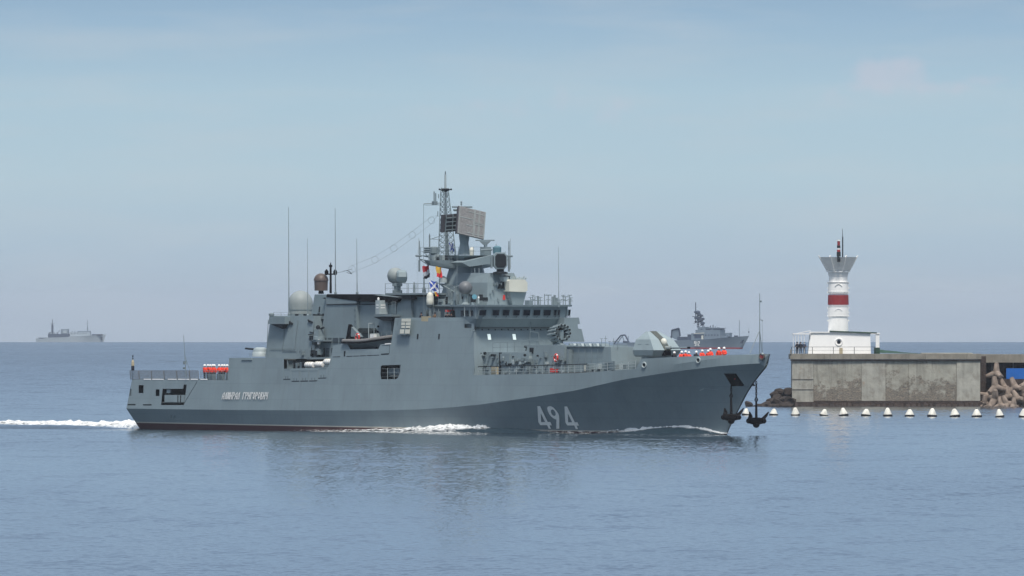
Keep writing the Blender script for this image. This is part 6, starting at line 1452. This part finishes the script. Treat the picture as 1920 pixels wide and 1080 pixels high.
    MB().lathe((0, 0, 0), [(R0 + .04, z0 - .1), (R0 - .1, z0 + .1), (R0 + .3, z0 + .6)], 16).build('crown_floor', M['lcream'], e)
    # lantern and mast
    px0 = x_(1572.5); mb = MB(); mb.tube((px0 - .1, 0, z_(500)), (px0 - .1, 0, z_(478)), .16, .14, 8); mb.lathe((px0, 0, z_(481)), [(.32, 0), (.32, .7), (.2, .8)], 10); mb.build('lantern_post', M['dark'], e)
    for j, (pa, pb, m) in enumerate(((478, 474, 'dark'), (474, 468, 'darkred'), (468, 465, 'lcream'), (465, 460, 'dark'), (460, 452, 'darkred'), (452, 449.5, 'lcream'))):
        MB().lathe((px0, 0, 0), [(.22 + .05 * (j % 2), z_(pa)), (.22 + .05 * (j % 2), z_(pb) - .01)], 12).build('signal_lamp', M[m], e)
    pm = x_(1580); MB().tube((pm, 0, z_(500)), (pm, 0, z_(444)), .11, .09, 8).build('mast', M['dark'], e); MB().tube((pm, 0, z_(444)), (pm - .05, 0, z_(429)), .05, .03, 6).build('mast_top', M['dark'], e)
    # open pergola on the left with thin posts
    for px in (1486.5, 1491, 1496, 1501.5, 1507): MB().tube((x_(px), -3.6, 0), (x_(px), -3.6, z_(626)), .045, n=5).build('pergola_post', M['lwhite'], e)
    MB().box(x_(1485.5), x_(1519), -3.75, 2, z_(627), z_(625)).build('pergola_roof', M['lcream'], e)
    MB().tube((x_(1485.5), -3.7, z_(627)), (x_(1519), -3.7, z_(620)), .05).build('pergola_brace', M['lcream'], e)
    MB().box(x_(1641), x_(1648), -3.4, -2.6, 0, z_(626)).build('porch_pillar', M['lwhite'], e)
    MB().box(x_(1632), x_(1649), -3.5, 0, z_(626.5), z_(624.2)).build('porch_roof', M['lcream'], e)
lighthouse()
# railing along the pier edge
rl = empty('pier_railing', (X(1484), PY - .2, Z(663.3)), 0, label='thin dark handrail along the edge before the lighthouse', cat='railing')
W_ = X(1641) - X(1484)
for k in range(5): 
    x = W_ * k / 4; MB().tube((x, 0, 0), (x, 0, 1.05), .045, n=5).build('post', M['dark'], rl)
for z in (1.05,): MB().tube((0, 0, z), (W_, 0, z), .03, n=5).build('rail', M['dark'], rl)
MB().tube((0, 0, .5), (W_, 0, .5), .016, n=4).build('rail', M['dark'], rl)
# green tarpaulin heap
mb = MB(); n = 30; vs = []; fs = []
for i in range(n + 1):
    x = i / n; h = lerp_table([(0, .25), (.05, .75), (.25, .55), (.6, .28), (1, .02)], x)
    for j in range(7):
        f = j / 6; vs.append((x * (X(1728) - X(1642)), 4 * f - 2, h * math.sin(math.pi * (.08 + .84 * f)) * (1 + .25 * noise.noise(Vector((x * 9, f * 3, 0)))) - .02))
for i in range(n):
    for j in range(6): fs.append([i * 7 + j, (i + 1) * 7 + j, (i + 1) * 7 + j + 1, i * 7 + j + 1])
mb.add(vs, fs); o = mb.build('tarpaulin', M['green'], smooth=60, label='dark green tarpaulin heaped along the pier top right of the lighthouse', cat='tarpaulin'); o.location = (X(1642), PY + 3, Z(663.3))
o = MB().box(-.45, .45, -.4, .4, 0, .95).box(-.3, .3, -.45, -.401, .2, .75).build('fuel_box', M['green'], label='dark green cabinet at the right foot of the lighthouse', cat='cabinet'); o.location = (X(1644.5), PY + .8, Z(663.3))
for i, (px, jk, lab) in enumerate(((1495, 'navy', 'dark-clothed person on the pier head, leftmost of three under the white frame'), (1501.5, 'navy', 'dark-clothed person on the pier head, middle of three under the white frame'), (1508.5, 'bluejk', 'person in dark blue on the pier head, rightmost of three beside the lighthouse'))):
    if 'bluejk' not in M: M['bluejk'] = mat('blue_grey_cloth', (.035, .05, .09), .9, var=.2)
    person((X(px), PY + .9 + .3 * i, Z(663.3)), rad(-90 + 40 * (i - 1)), (1, 0, 1)[i], jk, 'cap', lab, 'people on the pier head', 1.02)

# rocks at the pier's left foot
def rock_mesh(seed, m, sub=2):
    bm = bmesh.new(); bmesh.ops.create_icosphere(bm, subdivisions=sub, radius=1)
    for v in bm.verts:
        d = v.co.normalized(); r = 1 + .45 * noise.noise(d * 1.3 + Vector((seed * 7.1, 0, 0))) + .2 * noise.noise(d * 3 + Vector((seed, 5, 0))); v.co = d * r
        v.co.x = max(-.78, min(.78, v.co.x)); v.co.z = max(-.75, min(.72, v.co.z))
    me = bpy.data.meshes.new('rock'); bm.to_mesh(me); bm.free(); me.materials.append(m); return me
rocks = [rock_mesh(k, M['rock']) for k in range(6)]
RK = [(1405, 759, .70, -3, .9), (1414, 762, .35, -3, .6), (1436, 758, .85, 0, .6), (1447, 752, .9, 1, .8), (1458, 756, 1.1, -1, .8), (1452, 739, .75, 2, .9), (1461, 735, .8, 2.5, 1.0), (1470, 740, .9, 3, .9), (1479, 736, 1.0, 2, 1.0), (1468, 751, 1.0, 0, .8), (1480, 753, 1.0, -.5, .9), (1457, 746, .85, 1, .8), (1429, 761, .5, -1, .5), (1473, 759, .9, -1.5, .6)]
RL = ['dark pointed rock alone in the water left of the pier heap', 'lowest dark rock awash beside the lone rock left of the pier', 'low boulder second from the left end of the heap at the pier foot', 'mid-sized boulder on the left slope of the heap at the pier foot', 'broad boulder at the front centre of the heap left of the pier', 'upper left boulder crowning the heap at the pier foot', 'topmost boulder of the heap left of the pier', 'boulder behind the topmost one of the heap, towards the pier', 'highest boulder leaning on the pier corner', 'boulder in the middle of the heap left of the pier', 'boulder at mid height against the pier corner', 'small boulder under the upper left one of the heap', 'flat boulder at the left tip of the heap', 'low front boulder just left of the pier footing']
for i, (px, py, r, dy, hz_) in enumerate(RK):
    Y = PY + dy; me = rocks[i % 6]
    o = link('rock', me, None, label=RL[i], cat='rock', group='boulders at the pier foot' if i > 1 else None); o.location = (X(px, Y), Y, Z(py, Y)); o.scale = (r * 1.1, r, r * hz_ * .9); o.rotation_euler = (random.uniform(-.5, .5), random.uniform(-.5, .5), random.uniform(0, 6))
for i, (sx) in enumerate((1428, 1440, 1452, 1466, 1478)):
    o = link('rock', rocks[i], None, label='low wet slab of rock at the waterline, %s from the left' % ORD[i], cat='rock', group='wet rocks at the waterline'); o.location = (X(sx), PY - 1.5, PZ + .1); o.scale = (1.1, 1.2, .45)

# tetrapods
def tetra_mesh():
    mb = MB(); dirs = [Vector((0, 0, 1)), Vector((.943, 0, -.333)), Vector((-.471, .816, -.333)), Vector((-.471, -.816, -.333))]
    for d in dirs: mb.lathe((0, 0, 0), [(.56, 0), (.46, .45), (.30, 1.40), (.24, 1.47), (.05, 1.49)], 10, d)
    mb.sphere((0, 0, 0), .54, 10, 7); return mb.mesh('tetrapod', M['tetra'], 40)
tm = tetra_mesh(); random.seed(12)
TP = [(1868, 700, 2.2, 1.12, 'topmost'), (1866, 726, 1.2, 1.15, 0), (1866, 748, -.8, 1.15, 0), (1846, 756, .5, .9, 0), (1890, 743, 1.4, 1.1, 0), (1903, 727, 1.6, 1.15, 0), (1909, 750, -.4, 1.15, 0), (1888, 758, -1.6, 1.0, 0), (1923, 722, 2.3, 1.1, 0), (1930, 748, 0, 1.15, 0), (1851, 742, 1.6, .95, 0), (1883, 727, 2.6, 1.0, 0), (1876, 760, -1.6, .95, 0), (1918, 738, 1.2, 1.0, 0), (1857, 761, -1.4, .8, 0), (1900, 761, -2, .9, 0), (1946, 728, 1.5, 1.1, 0), (1952, 752, -.6, 1.1, 0), (1968, 738, .8, 1.1, 0)]
rowname = lambda y: 'upper' if y < 725 else 'middle' if y < 747 else 'bottom'
rank = {}
for rn in ('upper', 'middle', 'bottom'):
    for k, q in enumerate(sorted(q_ for q_ in TP if rowname(q_[1]) == rn and not q_[4])): rank[q] = (ORD[k], rn)
for i, (px, py, dy, r, n_) in enumerate(TP):
    Y = PY + dy - .5; o = link('tetrapod', tm, None, label='concrete tetrapod with one leg upright, topmost of the pile right of the pier' if n_ else 'grey-brown concrete tetrapod, %s from left in the %s row of the pile' % rank[TP[i]], cat='tetrapod', group='tetrapods piled right of the pier')
    o.location = (X(px, Y), Y, Z(py, Y)); o.scale = (r, r, r); o.rotation_euler = (0, .06, .9) if n_ else (random.uniform(-.5, .5), random.uniform(-.5, .5), random.uniform(0, 6))

# ================================================================== grey ship beyond the bow
M['msw'] = mat('far_ship_paint', (.16, .21, .26), .6, var=.06, scale=.2); M['mswd'] = mat('far_ship_dark', (.035, .055, .095), .7, var=.15, scale=.3)
def far_ship(Fr, name, label, L, beam, deck, stem_foot_px, foot_y, hullm, red=False):
    e = Fr.empty(name, label=label, cat='ship')
    # deck: list of (px,py) from stern to bow read on the near side
    n = 24; st = []
    sz = [Fr.pt(x, y, t=0) for x, y in deck]; tab = sorted([(a[0], a[2]) for a in sz]); sf = Fr.pt(stem_foot_px, foot_y, t=0)[0]; Ls = tab[-1][0]
    for k in range(n + 1):
        f = k / n; zt = lerp_table(tab, f * Ls); w = beam / 2 * (1 - max(0, (f - .6) / .4) ** 2.2) * (0.85 + .15 * min(1, f * 6)); w = max(w, .05); ww = w * (.9 if f < .6 else .9 - .6 * (f - .6) / .4)
        st.append([(f * sf, -ww, -1), (f * sf + (Ls - sf) * f * .1, -ww, .6), (f * Ls, -w, zt), (f * Ls, w, zt), (f * sf + (Ls - sf) * f * .1, ww, .6), (f * sf, ww, -1)])
    mb = MB(); mb.rings(st); mb.build('hull', hullm, e, smooth=25)
    if red:
        mb = MB()
        for a, b in zip(st[:-1], st[1:]):
            for i0, i1, sg in ((0, 1, -1), (4, 5, 1)):
                mb.add([Vector(a[i0]) + Vector((0, sg * .04, 0)), Vector(b[i0]) + Vector((0, sg * .04, 0)), Vector(b[i1]) + Vector((0, sg * .04, .1)), Vector(a[i1]) + Vector((0, sg * .04, .1))], [[0, 1, 2, 3]])
        mb.build('boot_topping', M['darkred'], e)
    def P(poly, t, t2, nm, m): return MB().hexa([(a[0], -t2, a[2]) for a in [Fr.pt(x, y, t=t) for x, y in poly]], [(a[0], -t, a[2]) for a in [Fr.pt(x, y, t=t) for x, y in poly]]).build(nm, m, e)
    def T(pts_, r, nm, m, t=0): return MB().path([Vector((a[0], -t, a[2])) for a in [Fr.pt(x, y, t=t) for x, y in pts_]], r, 5).build(nm, m, e)
    return e, P, T
M['numw'] = mat('white_number_paint', (.85, .85, .80), .6, var=.05)
def minesweeper():
    Fr = Frame(25, 1404.5, 7200.0, 61.0)
    e, P, T = far_ship(Fr, 'distant_warship', 'hazy grey naval ship with small white number, seen beyond the turret and bow', 61, 9.6, [(1181, 643), (1240, 641.5), (1269, 638), (1299, 637.3), (1340, 635.5), (1371, 632.2), (1404.5, 629.8)], 1391.5, 655, M['msw'], True)
    a, d = M['msw'], M['mswd']; B = lambda x0, x1, y0, y1, t, nm, m: P([(x0, y1), (x1, y1), (x1, y0), (x0, y0)], t, -t, nm, m)
    B(1296, 1351, 625, 638, 3.6, 'deckhouse', a); B(1352, 1362, 629, 637, 3, 'deckhouse', a); B(1304, 1350, 618.5, 625, 3.0, 'upper_deckhouse', a); B(1308, 1322, 613, 618.5, 2, 'mast_house', a); B(1325, 1350, 615.5, 618.2, 2.6, 'bridge', d)
    B(1289, 1300, 627, 638, 3, 'deckhouse', d); B(1270, 1296, 631.5, 638, 3.2, 'winch_gear', d); B(1302, 1320, 627, 634, 3.68, 'recess', d); P([(1301, 626), (1320, 625), (1320, 623.6), (1301, 625)], 3.7, 3.4, 'awning', M['cream']); B(1315, 1318.6, 629, 636, 3.72, 'doorway', M['cream'])
    P([(1258, 632), (1275, 640), (1273, 615.5), (1260, 619)], 2.6, 2.2, 'gantry', a); T([(1259, 633), (1259.5, 619), (1273, 615.5), (1275.5, 630)], .35, 'gantry_frame', d, 2.7); T([(1259, 638), (1258, 630)], .3, 'gantry_frame', d, 2.7)
    mb = MB()
    for x0, x1 in ((1307.5, 1307.5), (1318, 1312)):
        q0, q1 = Fr.pt(x0, 614, t=.8), Fr.pt(x1, 590, t=.4); mb.tube((q0[0], -.8, q0[2]), (q1[0], -.4, q1[2]), .18); mb.tube((q0[0], .8, q0[2]), (q1[0], .4, q1[2]), .18)
    for k in range(6):
        y = 613 - k * 4; a0 = Fr.pt(1307.5, y, t=0); b0 = Fr.pt(1317 - k, y - 3.5, t=0); mb.tube((a0[0], .6, a0[2]), (b0[0], -.6, b0[2]), .10); mb.tube((a0[0], -.6, a0[2]), (b0[0], .6, b0[2]), .10)
    mb.build('lattice_mast', d, e)
    T([(1304.5, 606), (1304.4, 567)], .22, 'pole_mast', d)
    for x, y, r in ((1308, 586, 1.1), (1311, 590, .9), (1303.5, 585, .5), (1306, 596, .9), (1310, 597, .8), (1315.5, 592, .7), (1315, 600, .8), (1318, 598, .7), (1318, 606, .8), (1316, 609, .5), (1312, 603, .7), (1304.5, 603, .5)):
        a_ = Fr.pt(x, y, t=0); r *= 1.25; MB().lathe((a_[0], 0, a_[2] - r * .6), [(r * .5, 0), (r, r * .35), (r * .9, r), (r * .3, r * 1.3)], 9).build('radar', d, e)
    T([(1298, 593.3), (1310, 593.8)], .15, 'yard', d); T([(1386.3, 632), (1386.3, 600.5)], .15, 'foremast', a); T([(1306, 605), (1300.5, 606)], .12, 'yard', d)
    a_ = Fr.pt(1404, 622.5, t=0); MB().sphere((a_[0], 0, a_[2]), .35, 8, 6).build('jack_ball', d, e); T([(1404, 629.5), (1404, 614)], .06, 'jackstaff', a)
    B(1361, 1368, 624, 631, 1.4, 'gun_turret', a); T([(1368, 625), (1373.5, 624.6)], .15, 'gun_barrel', a); B(1376.5, 1380, 629, 632, 1.2, 'winch', d); P([(1326, 614), (1352, 615), (1352, 616), (1326, 616)], 2.8, -2.8, 'bridge_wing', a)
    for x, y in ((1329, 613), (1332, 610.5), (1337, 609), (1341, 612), (1346, 613), (1349, 614)): T([(x, 618), (x, y)], .22, 'aerial', d, .5)
    P([(1387, 644), (1391, 644), (1394, 637), (1391, 637)], 1.9, 1.2, 'anchor_pocket', d)
    random.seed(40)
    for k in range(22):
        x = random.uniform(1292, 1362); y = 620 if 1306 < x < 1350 else 630; w = random.uniform(.6, 2.2); h_ = random.uniform(1, 5)
        B(x, x + w, y - h_, y + 2, random.uniform(.5, 2.9), 'deck_fitting', random.choice([a, d, d]))
    for k in range(9): B(1300 + k * 5.6, 1302 + k * 5.6, 627, 630, 3.65, 'window', d)
    # stern crane seen above the frigate's deckhouse
    T([(1151, 645), (1164, 629), (1172, 628), (1180, 643)], .35, 'stern_crane', d); T([(1158, 643), (1167, 630), (1172, 645)], .25, 'stern_crane', a); P([(1152, 648), (1184, 648), (1182, 642), (1154, 644)], 2, -2, 'stern_platform', a); P([(1168, 643), (1178, 643), (1176, 640), (1168, 639)], 2, 0, 'winch', d); T([(1178, 643), (1178, 630)], .2, 'stern_post', a)
    P([(1149, 656), (1190, 656), (1190, 645.5), (1151, 645.5)], 4.0, -4.0, 'stern_hull', a)
    # number
    lettering('912', lambda x, y: Fr.pt(1301.5 + x * 11, 648.3 - y * 8, t=4.95), 'hull_number_digit', M['numw'], e, .26, .05)
minesweeper()
def left_ship():
    Fr = Frame(6, 198.5, 14600.0, 66.5)
    pale = mat('haze_paled_ship_paint', (.36, .42, .46), .7, var=.05); e, P, T = far_ship(Fr, 'distant_ship', 'pale ship nearly lost in haze on the horizon at far left', 66, 11, [(67, 634), (80, 635.5), (90, 633), (130, 632), (131, 630), (171, 629), (198.5, 627)], 194.5, 641.5, pale)  # paint paled towards the sky colour, distance haze put into it
    d = M['mswd']; B = lambda x0, x1, y0, y1, t, nm, m: P([(x0, y1), (x1, y1), (x1, y0), (x0, y0)], t, -t, nm, m)
    B(131, 169, 623, 631, 4, 'superstructure', pale); B(90, 130, 626, 633, 3.5, 'deckhouse', d); B(72, 88, 633, 636, 3, 'winch_gear', d); B(114, 128, 617, 627, 3, 'funnel', M['msw']); B(118, 125, 619.5, 625, 3.2, 'funnel_mark', pale)
    B(96.3, 99.6, 608, 626, 1.2, 'mast_base', d); T([(98, 610), (98.5, 599)], .35, 'mast', d); B(163, 165, 612, 624, .6, 'foremast_base', M['msw']); T([(164, 616), (164, 599.5)], .25, 'foremast', M['msw']); B(146, 169, 620.5, 623.2, 2.5, 'bridge_top', M['msw']); B(172, 192, 626.5, 629, 3, 'bow_gear', d); B(189, 192, 632, 638, 1.5, 'anchor_pocket', d)
    T([(131, 624), (137, 621)], .4, 'crane', M['msw'])
    random.seed(9)
    for k in range(26):
        x = random.uniform(90, 168); y = 626 if x < 130 else 623; w = random.uniform(.6, 3); h_ = random.uniform(.8, 3.5)
        B(x, x + w, y - h_, y + 1.5, random.uniform(.5, 3), 'deck_fitting', random.choice([pale, M['msw'], d]))
    for k in range(6): B(133 + k * 5.5, 136 + k * 5.5, 625, 626.5, 4.05, 'window', M['msw'])
    T([(107, 626), (112, 619)], .3, 'crane', M['msw']); T([(93, 606), (103, 606.5)], .2, 'yard', M['msw']); T([(160, 606), (168, 606)], .15, 'yard', M['msw'])
left_ship()
